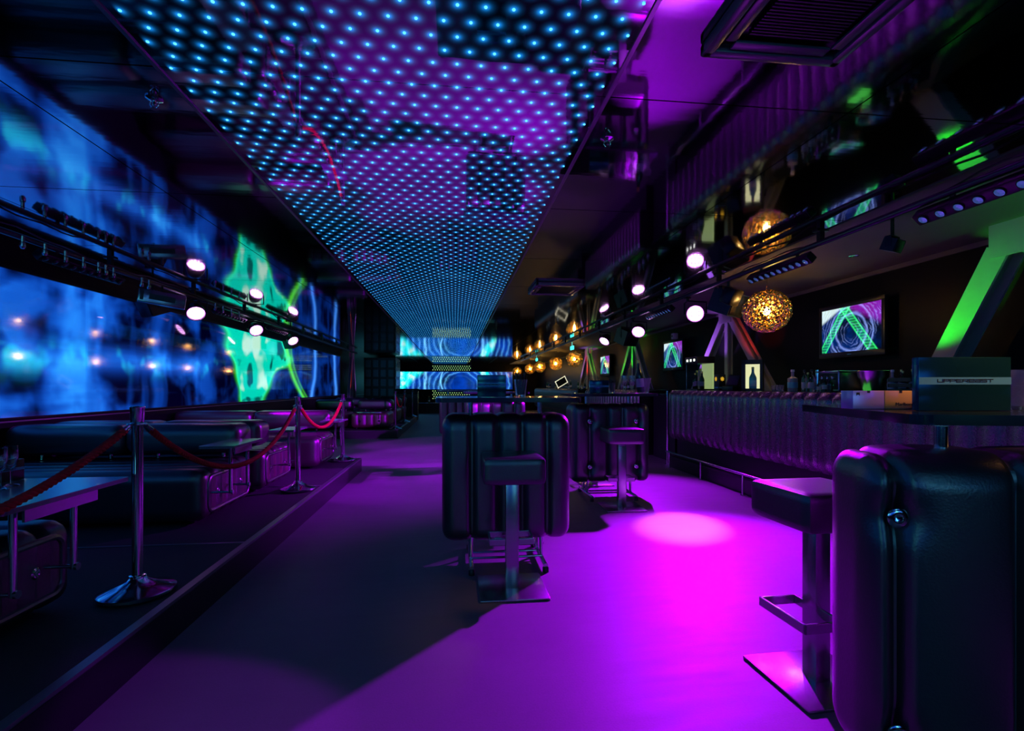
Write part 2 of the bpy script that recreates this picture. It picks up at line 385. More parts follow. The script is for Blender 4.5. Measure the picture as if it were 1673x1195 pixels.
def padded(sx, sy, sz, r, axis, folds, dep=0.022, wd=0.022, nx=40, ny=16, nz=30, buttons=(), puff=0.012):
    """rounded cushion centred in x,y standing on z=0, folds across `axis` (0: x, 1: y)"""
    mb = MB(); n = (nx, ny, nz); h = Vector((sx / 2, sy / 2, sz / 2)); key = {}; vs = []; fs = []
    def vid(i, j, k):
        if (i, j, k) in key: return key[(i, j, k)]
        p = Vector((-h.x + sx * i / nx, -h.y + sy * j / ny, -h.z + sz * k / nz))
        inn = Vector([max(-(h[a] - r), min(h[a] - r, p[a])) for a in range(3)]); dv = p - inn
        if dv.length > 1e-9:
            nn = dv.normalized(); q = inn + nn * r
        else: nn = Vector((0, 0, 1)); q = p
        s = q[axis]; t = 0
        edge = [-h[axis]] + list(folds) + [h[axis]]
        for f_ in folds: t += math.exp(-((s - f_) / wd) ** 2)
        side = 1 - abs(nn[axis]) ** 2
        bul = 0
        for a, b_ in zip(edge[:-1], edge[1:]):
            if a <= s <= b_:
                m_ = (s - a) / (b_ - a); bul = (4 * m_ * (1 - m_)) ** 0.5
        q = q + nn * side * (puff * bul - dep * t) * (1 if axis == 1 else 1 - 0.6 * abs(nn.z))
        for (bx, by, bz, br, bd) in buttons:
            dd = ((q.x - bx) ** 2 + (q.y - by) ** 2 + (q.z + h.z - bz) ** 2)
            q = q - nn * bd * math.exp(-dd / (br * br))
        key[(i, j, k)] = len(vs); vs.append((q.x, q.y, q.z + h.z)); return key[(i, j, k)]
    for i in range(nx):
        for j in range(ny): fs.append((vid(i, j, 0), vid(i, j + 1, 0), vid(i + 1, j + 1, 0), vid(i + 1, j, 0))); fs.append((vid(i, j, nz), vid(i + 1, j, nz), vid(i + 1, j + 1, nz), vid(i, j + 1, nz)))
    for i in range(nx):
        for k in range(nz): fs.append((vid(i, 0, k), vid(i + 1, 0, k), vid(i + 1, 0, k + 1), vid(i, 0, k + 1))); fs.append((vid(i, ny, k), vid(i, ny, k + 1), vid(i + 1, ny, k + 1), vid(i + 1, ny, k)))
    for j in range(ny):
        for k in range(nz): fs.append((vid(0, j, k), vid(0, j, k + 1), vid(0, j + 1, k + 1), vid(0, j + 1, k))); fs.append((vid(nx, j, k), vid(nx, j + 1, k), vid(nx, j + 1, k + 1), vid(nx, j, k + 1)))
    mb.v = vs; mb.f = fs; return mb

# ================================================================== THE ROOM
YB, YF, XL, XR, HC = -3.0, 27.0, -3.9, 4.47, 2.5
struct('floor', MB().box(XL - .1, XR + .1, YB, YF, -0.1, 0), FLOOR)
struct('wall_left', MB().box(XL - 0.15, XL, YB, YF, 0, HC + .1), WALLM)
struct('wall_right', MB().box(XR, XR + 0.15, YB, YF, 0, HC + .1), WALLM)
struct('wall_back', MB().box(XL - .1, XR + .1, YF, YF + 0.15, 0, HC + .1), WALLM)
struct('wall_front', MB().box(XL - .1, XR + .1, YB - 0.15, YB, 0, HC + .1), WALLM)
ceil = struct('ceiling', MB().box(XL - .1, XR + .1, YB - .1, YF + .1, HC + 0.014, HC + 0.2), BLACKM)
mc = MB().box(2.93, XR, YB, YF, HC - 0.004, HC + 0.012)
part('painted_strip', mc, MATTE, ceil, smooth=False)
cols = [(XL, -2.97), (-2.97, -1.84), (-1.84, PX0), (PX1, 1.78), (1.78, 2.91)]
seams = [2.10 + 1.36 * k for k in range(-3, 19)]
seams = [s for s in seams if YB + .3 < s < YF - .3]; ys = [YB] + seams + [YF]
cache = {}
for (x0, x1) in cols:
    for a, c in zip(ys[:-1], ys[1:]):
        kk = (round(x1 - x0, 3), round(c - a, 3))
        if kk not in cache: cache[kk] = MB().box(0.004, x1 - x0 - 0.004, 0.004, c - a - 0.004, 0, 0.012).mesh('mirror_panel', MIRROR, False)
        link('mirror_panel', cache[kk], ceil, (x0, a, HC))
# skirting and screen ledge on the left wall
t1 = MB().box(XL, XL + 0.02, YB, YF, 0.94, 0.952); struct('trim_1', t1, TRIMM)
t2 = MB().box(XR - 0.02, XR, YB, YF, HC - 0.05, HC - 0.006); struct('trim_2', t2, MATTE)
# edge strips between the LED panel and mirrors
t3 = MB().box(PX0 - 0.012, PX0 + 0.004, YB, YF, HC - 0.006, HC + 0.002).box(PX1 - 0.004, PX1 + 0.012, YB, YF, HC - 0.006, HC + 0.002); struct('trim_3', t3, TRIMM)

# ---- LED ceiling light
lp = thing('led_ceiling_light', 'long ceiling light panel of blue LED dots in staggered rows running down the room', 'ceiling light', (PX0, LY0, HC))
for a, c in zip(ys[:-1], ys[1:]):
    if c < -1: continue
    a = max(a, LY0)
    part('panel', MB().box(0.002, PX1 - PX0 - 0.002, a - LY0 + .002, c - LY0 - .002, 0, 0.012), LEDP, lp, smooth=False)
led_me = MB().lathe([(0.0062, 0.0), (0.005, -0.0025), (0.001, -0.0035)], 8).mesh('led', LEDM)
rest = MB(); n_ind = 0; row = 0; yy = LY0 + DY
lv = [(0.0062 * math.cos(PI * i / 3), 0.0062 * math.sin(PI * i / 3), -0.0025) for i in range(6)]
r_ = 0
while yy < YF - 1.2:
    for cidx in range(0, 20):
        xx = PX0 + (cidx + 0.5) * DX + (DX / 2 if r_ % 2 == 1 else 0)
        if not (PX0 + 0.045 < xx < PX1 - 0.035): continue
        lx, ly = xx - PX0, yy - LY0
        # halo lattice centres: row parity as in the material
        if 1.62 < yy and n_ind < 300:
            link('led', led_me, lp, (lx, ly, 0)); n_ind += 1
        else:
            rest.add([(lx + a, ly + b2, c2) for a, b2, c2 in lv], [(0, 1, 2, 3, 4, 5)])
    r_ += 1; yy += DY
ro = part('led_field', rest, LEDM, lp, smooth=False); ro['kind'] = 'stuff'

# ---- sprinklers
def sprinkler(x, y, label):
    t = thing('sprinkler', label, 'sprinkler', (x, y, HC))
    part('cover_plate', MB().lathe([(0.034, 0), (0.034, -0.004), (0.02, -0.010), (0.012, -0.012)], 20), CHROME, t)
    f = MB().lathe([(0.007, -0.01), (0.007, -0.03), (0.002, -0.034)], 10).tube([(0.014, 0, -0.012), (0.018, 0, -0.03), (0.004, 0, -0.046)], 0.0022, 6).tube([(-0.014, 0, -0.012), (-0.018, 0, -0.03), (-0.004, 0, -0.046)], 0.0022, 6)
    part('frame', f, CHROME, t); part('deflector', MB().lathe([(0.015, -0.046), (0.015, -0.048)], 14), CHROME, t)
sprinkler(-1.29, 2.33, 'chrome sprinkler head in the ceiling left of the LED panel')
sprinkler(0.76, 2.45, 'chrome sprinkler head in the ceiling right of the LED panel')

# ---- ceiling air conditioners
def cassette(x0, x1, y0, y1, label, slats=26):
    t = thing('air_conditioner', label, 'air conditioner', ((x0 + x1) / 2, (y0 + y1) / 2, HC - 0.045)); wx, wy = (x1 - x0) / 2, (y1 - y0) / 2
    f = MB()
    f.bbox(-wx, wx, -wy, -wy + 0.045, 0, 0.045, 0.012).bbox(-wx, wx, wy - 0.045, wy, 0, 0.045, 0.012).bbox(-wx, -wx + 0.045, -wy, wy, 0, 0.045, 0.012).bbox(wx - 0.045, wx, -wy, wy, 0, 0.045, 0.012)
    part('frame', f, PLAST, t)
    part('backing', MB().box(-wx + .03, wx - .03, -wy + .03, wy - .03, 0.03, 0.044), BLACK, t, smooth=False)
    for (a, b2, c, d) in ((-wx + .05, -wx + .09, -wy + .09, wy - .09), (wx - .09, wx - .05, -wy + .09, wy - .09), (-wx + .09, wx - .09, -wy + .05, -wy + .09), (-wx + .09, wx - .09, wy - .09, wy - .05)):
        part('louver', MB().bbox(a, b2, c, d, 0.006, 0.018, 0.004), PLAST, t)
    yy = -wy + 0.12
    sl = MB().box(-wx + .115, wx - .115, 0, 0.006, 0.008, 0.026).mesh('slat', BLACK, False)
    step = (2 * wy - .24) / slats
    for k in range(slats): link('slat', sl, t, (0, yy + k * step, 0))
PLAST = mat('grey_plastic', (0.10, 0.10, 0.12), 0.25, bump=0.01, bscale=30)
cassette(0.89, 1.43, 1.15, 1.75, 'large dark ceiling air conditioner with slatted grille at the top of the picture')
cassette(0.95, 1.55, 5.85, 6.50, 'distant dark ceiling air conditioner right of the LED panel', 14)

# ---- video wall on the left
vw = thing('video_wall', 'long video wall showing blue light and a turquoise green figure', 'screen', (XL, 0, 0))
vy = [3.35, 5.78, 8.21, 10.66, 13.1, 15.5, 17.6]
for a, c in zip([-2.95, -1.51, 0.92] + vy[:-1], [-1.51, 0.92] + vy):
    part('screen_pane', MB().box(0.004, 0.03, a + 0.008, c - 0.008, 0.985, 2.28), VIDEO, vw, smooth=False)
part('frame', MB().box(0.0, 0.045, -2.95, 17.62, 2.281, 2.31).box(0.0, 0.045, -2.95, 17.62, 0.968, 0.984), BLACKM, vw, smooth=False)

# ---- end wall screen and LED dots
ew = thing('end_screen', 'wide video screen on the far end wall showing blue arcs and green shapes', 'screen', (0, YF, 0))
for k in range(4):
    part('screen_pane', MB().box(-3.1 + k * 1.55 + .004, -1.55 + k * 1.55 - .004, -0.06, -0.02, 1.14, 2.07), BACKV, ew, smooth=False)
part('frame', MB().box(-3.15, 3.15, -0.06, -0.001, 2.075, 2.12).box(-3.15, 3.15, -0.06, -0.001, 1.09, 1.135), BLACKM, ew, smooth=False)
WLED = mat('yellow_green_led', (0.7, 0.9, 0.4), 0.4, emit=(0.6, 1.0, 0.3), estr=2.2)
dots = thing('led_dot_board', 'black board of yellow green LED dots above and below the end screen', 'light board', (0, YF - 0.06, 0))
part('board', MB().box(-1.2, 0.9, -0.02, 0.0, 2.14, 2.48).box(-1.2, 0.9, -0.02, 0.0, 0.62, 1.08), BLACKM, dots, smooth=False)
dm = MB()
for (z0, z1) in ((2.17, 2.47), (0.65, 1.07)):
    k = 0; z = z0
    while z < z1:
        xx = -1.15 + (0.06 if k % 2 else 0)
        while xx < 0.87: dm.add([(xx + 0.017 * math.cos(PI / 3 * i), -0.023, z + 0.017 * math.sin(PI / 3 * i)) for i in range(6)], [tuple(range(6))]); xx += 0.12
        z += 0.10; k += 1
o = part('led_field', dm, WLED, dots, smooth=False); o['kind'] = 'stuff'

# ---- screen on the wall behind the camera, seen only in reflections on the menu stand and stools
fw = thing('end_screen', 'video screen on the wall behind the viewer, reflected in the shiny menu stand', 'screen', (0, YB, 0))
for k in range(4):
    part('screen_pane', MB().box(-3.1 + k * 1.55 + .004, -1.55 + k * 1.55 - .004, 0.02, 0.06, 1.14, 2.07), FRONTV, fw, smooth=False)
part('frame', MB().box(-3.15, 3.15, 0.001, 0.06, 2.075, 2.12).box(-3.15, 3.15, 0.001, 0.06, 1.09, 1.135), BLACKM, fw, smooth=False)

# ---- platforms
def platform(n, y0, y1, y_seams):
    p = struct('platform', MB().box(XL, -1.39, y0, y1, 0, 0.185), CARPET); p['label'] = n
    e = MB().box(-1.40, -1.385, y0, y1, 0.03, 0.186).box(-1.43, -1.385, y0, y1, 0.186, 0.192)
    part('edge_trim', e, TRIMM2, p, smooth=False)
    part('step_face', MB().box(-1.385, -1.380, y0 + .002, y1 - .002, 0.0, 0.175), BLACK, p, smooth=False)
    part('end_trim', MB().box(XL, -1.385, y0 - 0.006, y0 + 0.03, 0.186, 0.192).box(XL, -1.385, y1 - 0.03, y1 + 0.004, 0.186, 0.192), TRIMM2, p, smooth=False)
    for s in y_seams: part('seam_strip', MB().box(XL, -1.43, s - 0.012, s + 0.012, 0.185, 0.190), TRIMM2, p, smooth=False)
TRIMM2 = mat('anodised_step_trim', (0.22, 0.22, 0.25), 0.35, 0.7, bump=0.02, bscale=60)
platform('near carpeted platform under the roped seats', -1.5, 7.7, (1.62, 3.62, 5.62))
platform('far carpeted platform under the distant seats', 12.5, 18.7, (14.5, 16.5))

# ================================================================== RAIL LIGHTS
def rail(x, y0, y1, label):
    t = thing('lighting_rail', label, 'lighting rail', (x, 0, 2.40))
    part('tube', MB().cyl((0, y0, 0), (0, y1, 0), 0.024, 12), RAILM, t)
    hm = MB().box(-0.02, 0.02, -0.02, 0.02, 0.02, 0.099).box(-0.05, 0.05, -0.03, 0.03, 0.09, 0.099).mesh('hanger', BLACKM)
    y = y0 + 0.4
    while y < y1: link('hanger', hm, t, (0, y, 0)); y += 1.55
    pts = []; y = y0
    while y < y1: pts.append((0.02 + 0.015 * math.sin(y * 5), y, 0.03 + 0.02 * math.sin(y * 3.3) + 0.01 * math.sin(y * 11))); y += 0.12
    part('cable', MB().tube(pts, 0.007, 6), BLACK, t); return t
rail(RR, 0.2, 22, 'long dark lighting rail under the ceiling above the bar side')
rail_left = rail(RL, 0.2, 17.5, 'long dark lighting rail under the ceiling beside the video wall')

def par_head(loc, aim, label, railz=2.40, railx=None):
    t = thing('stage_light', label, 'stage light', loc, 0, 'magenta stage lights')
    q = (Vector(aim) - Vector(loc)).to_track_quat('Z', 'Y'); e = q.to_euler()
    part('housing', MB().lathe([(0.03, -0.13), (0.055, -0.125), (0.085, -0.08), (0.105, -0.02), (0.112, 0.05), (0.104, 0.05), (0.10, 0.035)], 24), BLACK, t, rot=e)
    ln = part('lens', MB().lathe([(0.001, 0.044), (0.05, 0.043), (0.099, 0.036)], 24, cap=False), LENS, t, rot=e)
    cells = MB()
    for rr, k in ((0.0, 1), (0.038, 6), (0.075, 12)):
        for i in range(k):
            a = 2 * PI * i / k; cells.lathe([(0.013, 0), (0.009, 0.008)], 8, Matrix.Translation((rr * math.cos(a), rr * math.sin(a), 0.041)))
    part('led_cells', cells, CELL, ln)
    dx = (railx - loc[0]) if railx is not None else 0
    yk = MB(); zt = railz - loc[2]
    d = (Vector(aim) - Vector(loc)); d.z = 0; d.normalize(); sdv = Vector((-d.y, d.x, 0))
    yk.tube([tuple(sdv * 0.128 + Vector((0, 0, -0.01))), tuple(sdv * 0.128 + Vector((0, 0, 0.13))), (dx, 0, 0.15), tuple(sdv * -0.128 + Vector((0, 0, 0.13))), tuple(sdv * -0.128 + Vector((0, 0, -0.01)))], 0.010, 8)
    part('yoke', yk, BLACKM, t)
    part('clamp', MB().cyl((dx, 0, 0.145), (dx, 0, zt - 0.025), 0.016, 10).box(dx - .03, dx + .03, -.025, .025, zt - .04, zt - .0245), BLACKM, t)
    return t
nmR = ['round magenta stage light nearest on the bar-side rail', 'second magenta stage light along the bar-side rail', 'farthest magenta stage light on the bar-side rail, tilted edge-on']
for (l, a), n in zip([((3.0, 6.0, 2.18), (1.2, 2.6, 1.0)), ((3.0, 7.95, 2.18), (1.5, 5.6, 0.0)), ((3.0, 9.8, 2.2), (1.2, 8.6, 0))], nmR): par_head(l, a, n, railx=RR)
nmL = ['round magenta stage light nearest on the rail over the video wall', 'second magenta stage light along the rail over the video wall', 'farthest magenta stage light on the rail over the video wall']
for (l, a), n in zip([((-3.3, 6.85, 2.22), (-1.9, 4.8, 0)), ((-3.3, 8.8, 2.22), (-1.4, 6.6, 0)), ((-3.3, 10.7, 2.22), (-1.2, 9.0, 0))], nmL): par_head(l, a, n, railx=RL)

def led_bar(x, y0, y1, z, n, label, tilt=0.0):
    t = thing('led_bar', label, 'stage light', (x, y0, z), 0, None); L = y1 - y0
    part('housing', MB().bbox(-0.04, 0.04, 0, L, -0.035, 0.035, 0.008), BLACKM, t, rot=(0, tilt, 0))
    me = MB().lathe([(0.026, -0.034), (0.024, -0.042), (0.001, -0.048)], 14, cap=False).mesh('lens', LENSB if x > 0 else LENSD)
    rg = MB().lathe([(0.026, -0.034), (0.030, -0.040), (0.026, -0.044)], 14, cap=False).mesh('lens_ring', BLACK)
    for k in range(n):
        p = Vector((0, (k + 0.5) * L / n, 0)); l_ = link('lens', me, t, p, (0, tilt, 0)); link('lens_ring', rg, l_)
    bk = MB().box(-0.006, 0.006, L * .2 - .015, L * .2 + .015, 0.03, 2.40 - z - 0.02).box(-0.006, 0.006, L * .8 - .015, L * .8 + .015, 0.03, 2.40 - z - 0.02)
    part('bracket', bk, BLACKM, t)
led_bar(RR, 1.75, 2.85, 2.315, 10, 'black LED bar with a row of round lenses nearest at the upper right', 0.7)
led_bar(RR, 3.80, 4.65, 2.315, 10, 'black LED bar with a row of lenses by the nearest gold globe lamp', 0.7)
led_bar(RR, 6.45, 7.30, 2.315, 10, 'distant black LED bar with lenses behind the nearest bar-side stage light', 0.7)
led_bar(RL, 4.40, 5.40, 2.315, 10, 'black LED bar with unlit lenses at upper left over the video wall', -0.7)
led_bar(RL, 7.35, 8.35, 2.315, 10, 'black LED bar between the first two lights over the video wall', -0.7)
led_bar(RL, 9.35, 10.3, 2.315, 10, 'distant black LED bar between the second and farthest lights over the video wall', -0.7)

# speakers and floodlights on the rails
def rail_speaker(loc, rz, label, s=1.0, tilt=0.4):
    t = thing('speaker', label, 'speaker', loc, rz)
    e = (tilt, 0, 0)
    part('cabinet', MB().prism([(-0.17 * s, -0.13 * s), (0.17 * s, -0.13 * s), (0.17 * s, 0.13 * s), (-0.17 * s, 0.13 * s)], -0.13 * s, 0.13 * s), BLACK, t, rot=e, smooth=False)
    g_ = part('grille', MB().bbox(-0.155 * s, 0.155 * s, -0.145 * s, -0.131 * s, -0.115 * s, 0.115 * s, 0.005), BLACKM, t, rot=e)
    part('bracket', MB().box(-0.18 * s, -0.172 * s, -0.02, 0.02, -0.02, 0.17 * s).box(0.172 * s, 0.18 * s, -0.02, 0.02, -0.02, 0.17 * s).box(-0.18 * s, 0.18 * s, -0.02, 0.02, 0.165 * s, 0.175 * s).cyl((0, 0, 0.17 * s), (0, 0, 2.48 - loc[2]), 0.012, 8), BLACKM, t)
rail_speaker((3.12, 5.45, 2.22), 0.6, 'black box speaker hung beside the nearest bar-side stage light')
rail_speaker((3.1, 8.8, 2.16), 0.5, 'black box speaker hung between the two distant bar-side stage lights')
rail_speaker((3.15, 3.3, 2.28), 0.4, 'small black speaker on the bar-side rail before the gold lamp', 0.35)
rail_speaker((-3.55, 6.38, 2.20), -0.6, 'black box speaker hung over the video wall beside the nearest stage light', 0.75)
rail_speaker((-3.55, 11.4, 2.2), -0.5, 'distant black box speaker hung over the video wall', 0.7)
def flood(loc, rz, label, face):
    t = thing('floodlight', label, 'floodlight', loc, rz)
    part('housing', MB().bbox(-0.22, 0.22, -0.05, 0.05, -0.075, 0.075, 0.01), STEEL, t, rot=(0, face, 0))
    part('front_glass', MB().box(-0.12, 0.12, -0.054, -0.05, -0.03, 0.03).box(-0.2, -0.17, -0.054, -0.05, -0.05, 0.05), BLACK, t, rot=(0, face, 0), smooth=False)
    part('bracket', MB().cyl((0, 0, 0.05), (0, 0, 2.40 - loc[2] - 0.02), 0.01, 8), BLACKM, t)
flood((-3.25, 6.02, 2.235), -0.75 + PI / 2 - 0.3, 'pale blue-lit metal floodlight box hanging below the rail over the video wall', 0.12)
t = thing('yoke_light', 'black wash light with open barn door frame beside the nearest gold globe lamp', 'floodlight', (2.96, 5.1, 2.23), 0.5)
part('housing', MB().bbox(-0.09, 0.09, -0.07, 0.07, -0.09, 0.09, 0.02), BLACKM, t, rot=(0.5, 0, 0))
part('barn_door', MB().loop([(-0.13, -0.02, -0.12), (0.13, -0.02, -0.12), (0.15, -0.1, -0.22), (-0.15, -0.1, -0.22)], 0.006, 6), TEAL_EDGE if False else STEEL, t)
part('clamp', MB().cyl((-0.06, 0, 0.05), (-0.06, 0, 0.15), 0.014, 8), BLACKM, t)
# small hook clamps hanging under the rail over the video wall
hk = MB().cyl((0, 0, 0), (0, 0, 0.05), 0.012, 8).lathe([(0.012, -0.045), (0.02, -0.03), (0.018, 0), (0.008, 0.01)], 10).mesh('hook_clamp', PINKK if False else STEEL)
for u in (25, 62, 96, 126, 151, 163, 176, 223, 235, 345, 358, 372, 385):
    Y = yon(u, RL)
    if 6.6 < Y < 7.1 or 8.55 < Y < 9.05: continue
    link('hook_clamp', hk, rail_left, (0.05, Y, -0.055))

# ================================================================== GOLD GLOBE LAMPS
def globe_mesh(n, rad, w_):
    pts = []
    for i in range(n):
        z = 1 - 2 * (i + .5) / n; a = i * PI * (3 - math.sqrt(5)); q = math.sqrt(1 - z * z)
        p = Vector((q * math.cos(a), q * math.sin(a), z)) + Vector((random.uniform(-1, 1), random.uniform(-1, 1), random.uniform(-1, 1))) * (0.9 / math.sqrt(n))
        p.normalize(); p *= rad * random.uniform(0.97, 1.02); p.z *= 0.94; pts.append(p)
    from mathutils import kdtree
    kd = kdtree.KDTree(n)
    for i, p in enumerate(pts): kd.insert(p, i)
    kd.balance(); done = set(); mb = MB()
    for i, p in enumerate(pts):
        for (q, j, dd) in kd.find_n(p, 5)[1:]:
            e = (min(i, j), max(i, j))
            if e in done: continue
            done.add(e); nrm = p.normalized(); t_ = (q - p).normalized(); sd = t_.cross(nrm) * w_ * .5; up = nrm * w_ * .35
            mb.add([p + sd - up, p - sd - up, p + up, q + sd - up, q - sd - up, q + up], [(0, 1, 4, 3), (1, 2, 5, 4), (2, 0, 3, 5)])
        if random.random() < .7:
            r_ = w_ * random.uniform(.8, 1.3); nrm = p.normalized(); a = nrm.orthogonal().normalized(); b_ = nrm.cross(a)
            mb.add([p + a * r_, p + b_ * r_, p - a * r_, p - b_ * r_, p + nrm * r_ * .5, p - nrm * r_ * .5], [(0, 1, 4), (1, 2, 4), (2, 3, 4), (3, 0, 4), (1, 0, 5), (2, 1, 5), (3, 2, 5), (0, 3, 5)])
    return mb.mesh('mesh_globe', GOLD, False)
G4 = globe_mesh(680, 0.243, 0.0098); G3 = globe_mesh(300, 0.243, 0.014)
bulb_me = MB().lathe([(0.012, 0.055), (0.016, 0.04), (0.03, 0.02), (0.036, -0.005), (0.028, -0.03), (0.002, -0.042)], 16).mesh('bulb', BULB)
def globe(x, y, z, label, me):
    t = thing('pendant_lamp', label, 'pendant lamp', (x, y, z), random.random() * 6, 'gold globe lamps over the bar')
    link('mesh_globe', me, t, (0, 0, 0)); bo = link('bulb', bulb_me, t)
    part('socket', MB().cyl((0, 0, 0.05), (0, 0, 0.10), 0.018, 10), GOLD, t)
    c = MB().cyl((0, 0, 0.10), (0, 0, HC - z - 0.004), 0.003, 6)
    for a in (0, 2.1, 4.2): c.cyl((0.05 * math.cos(a), 0.05 * math.sin(a), 0.21), (0, 0, 0.29), 0.002, 5)
    part('cord', c, GOLD, t); part('ceiling_rose', MB().lathe([(0.04, HC - z - 0.02), (0.04, HC - z - 0.004)], 14), BLACK, t)
for i, (u, Y, lb) in enumerate(((1253, 5.1, 'large gold mesh globe lamp hanging nearest over the bar'), (938.5, 14.3, 'second gold globe lamp, larger of the distant ones over the bar'),
        (908, 17.2, 'third gold globe lamp along the bar'), (882, 20.0, 'fourth gold globe lamp along the bar'), (866, 22.4, 'fifth gold globe lamp, partly behind the fourth'), (845, 25.9, 'farthest dim gold globe lamp by the end wall'))):
    xp = (u - CX) / F; X = Y * (xp * CT + ST) / (CT - xp * ST)
    globe(X, Y, 2.075, lb, G4 if i == 0 else G3)
    l = bpy.data.lights.new('bulb_light', 'POINT'); l.energy = 8 if i == 0 else 10; l.color = (1.0, 0.58, 0.16); l.shadow_soft_size = 0.035
    lo = bpy.data.objects.new('bulb_light', l); C.objects.link(lo); lo.location = (X, Y, 2.02)

# ================================================================== TRUSSES, TVs on the right wall
def hbeam(p0, p1, w_, name, root):
    p0, p1 = Vector(p0), Vector(p1); d = (p1 - p0); L = d.length; q = Matrix.Translation(p0) @ d.to_track_quat('Z', 'X').to_matrix().to_4x4()
    # flange normal kept along world x
    zax = d.normalized(); xax = Vector((1, 0, 0)); yax = zax.cross(xax); R = Matrix((xax, yax, zax)).transposed().to_4x4(); q = Matrix.Translation(p0) @ R
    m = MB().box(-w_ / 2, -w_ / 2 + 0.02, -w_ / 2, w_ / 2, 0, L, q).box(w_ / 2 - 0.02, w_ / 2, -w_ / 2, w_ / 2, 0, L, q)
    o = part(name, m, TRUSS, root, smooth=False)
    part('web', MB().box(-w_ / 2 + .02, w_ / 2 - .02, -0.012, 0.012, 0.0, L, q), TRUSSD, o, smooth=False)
def truss(y, x, w_, label, vert=True, sp=0.72):
    t = thing('steel_truss', label, 'steel beam', (x, y, 0))
    hbeam((0, sp * 2.25 + 0.12, 0.0), (0, 0.12, 2.3), w_, 'leg', t); hbeam((0, -sp * 2.25 - 0.12, 0.0), (0, -0.12, 2.3), w_, 'leg', t)
    if vert: hbeam((0.0, 0, 0), (0.0, 0, 2.3), w_ * 0.75, 'post', t)
    for a in (-w_ / 2 - .012, w_ / 2 + .001): part('gusset', MB().box(a, a + .011, -0.17, 0.17, 2.24, HC - 0.005), TRUSS, t, smooth=False)
truss(3.27, 4.2, 0.17, 'wide steel truss leg lit green at the right edge behind the bar', False, 0.56)
truss(7.32, 4.2, 0.115, 'steel A-shaped truss lit purple and red behind the bar', True, 0.88)
truss(11.45, 4.2, 0.115, 'steel A-shaped truss lit green further along behind the bar', True, 0.8)
truss(15.5, 4.2, 0.115, 'farthest steel A-shaped truss behind the bar beyond the green-lit one', True, 0.8)
truss(18.3, -3.62, 0.09, 'steel A-shaped truss lit red and purple beyond the end of the video wall', True, 0.3)

def tv(y0, y1, z0, z1, label):
    L, H = y1 - y0, z1 - z0
    t = thing('television', label, 'television', (XR - 0.10, (y0 + y1) / 2, z0), -PI / 2, 'televisions behind the bar')
    part('screen', MB().box(-L / 2 + .0, L / 2, -0.008, 0.0, 0, H), TVM, t, smooth=False)
    part('bezel', MB().bbox(-L / 2 - .045, L / 2 + .045, -0.014, 0.03, H + .001, H + 0.05, .006).bbox(-L / 2 - .045, L / 2 + .045, -0.014, 0.03, -0.065, -.001, .006).bbox(-L / 2 - .045, -L / 2 - .001, -0.014, 0.03, -.02, H + .02, .006).bbox(L / 2 + .001, L / 2 + .045, -0.014, 0.03, -.02, H + .02, .006), BLACK, t)
    part('casing', MB().box(-L / 2, L / 2, 0.001, 0.05, 0.01, H).box(-.15, .15, 0.05, 0.097, 0.1, H - .1), BLACK, t, smooth=False)
    part('badge', MB().box(-0.03, 0.03, -0.0155, -0.014, -0.035, -0.028), STEEL, t, smooth=False)
tv(4.70, 5.54, 1.65, 2.15, 'nearest wall television showing green and blue swirls above the bar')
tv(9.26, 10.10, 1.65, 2.15, 'second wall television beyond the purple truss leg')
tv(13.85, 14.71, 1.65, 2.15, 'distant small television beside the far green truss legs')
# wall boxes / signs / downlight
o = part('exit_sign', MB().bbox(-0.02, 0.02, -0.15, 0.15, -0.05, 0.05, .005).box(-.004, .004, -.004, .004, .05, HC - .004 - 2.33), TEALSIGN, None, (3.2, 13.5, 2.33)); tag(o, 'small teal lit sign hanging above the bar farther from the camera', 'sign')
o = part('exit_sign', MB().bbox(-0.02, 0.02, -0.15, 0.15, -0.05, 0.05, .005).box(-.004, .004, -.004, .004, .05, HC - .004 - 2.33), TEALSIGN, None, (3.2, 19.5, 2.33)); tag(o, 'tiny teal lit sign above the distant globe lamps', 'sign')
t = thing('downlight', 'recessed round downlight in the painted ceiling over the bar', 'ceiling light', (3.75, 4.35, HC - 0.004))
part('ring', MB().lathe([(0.045, 0), (0.045, -0.006), (0.03, -0.008), (0.028, 0)], 20, cap=False), CHROME, t); part('lamp', MB().lathe([(0.027, -0.001), (0.001, -0.003)], 14, cap=False), LABELM, t)
t = thing('wall_box', 'small grey box high on the wall above the second television', 'wall box', (XR - 0.06, 9.7, 2.28))
part('body', MB().bbox(-0.05, 0.05, -0.06, 0.06, -0.06, 0.06, 0.01), WHITE, t); part('front_lens', MB().lathe([(0.02, 0), (0.015, 0.01)], 10, Matrix.Translation((-0.05, 0, 0)) @ Matrix.Rotation(-PI / 2, 4, 'Y')), BLACK, t)

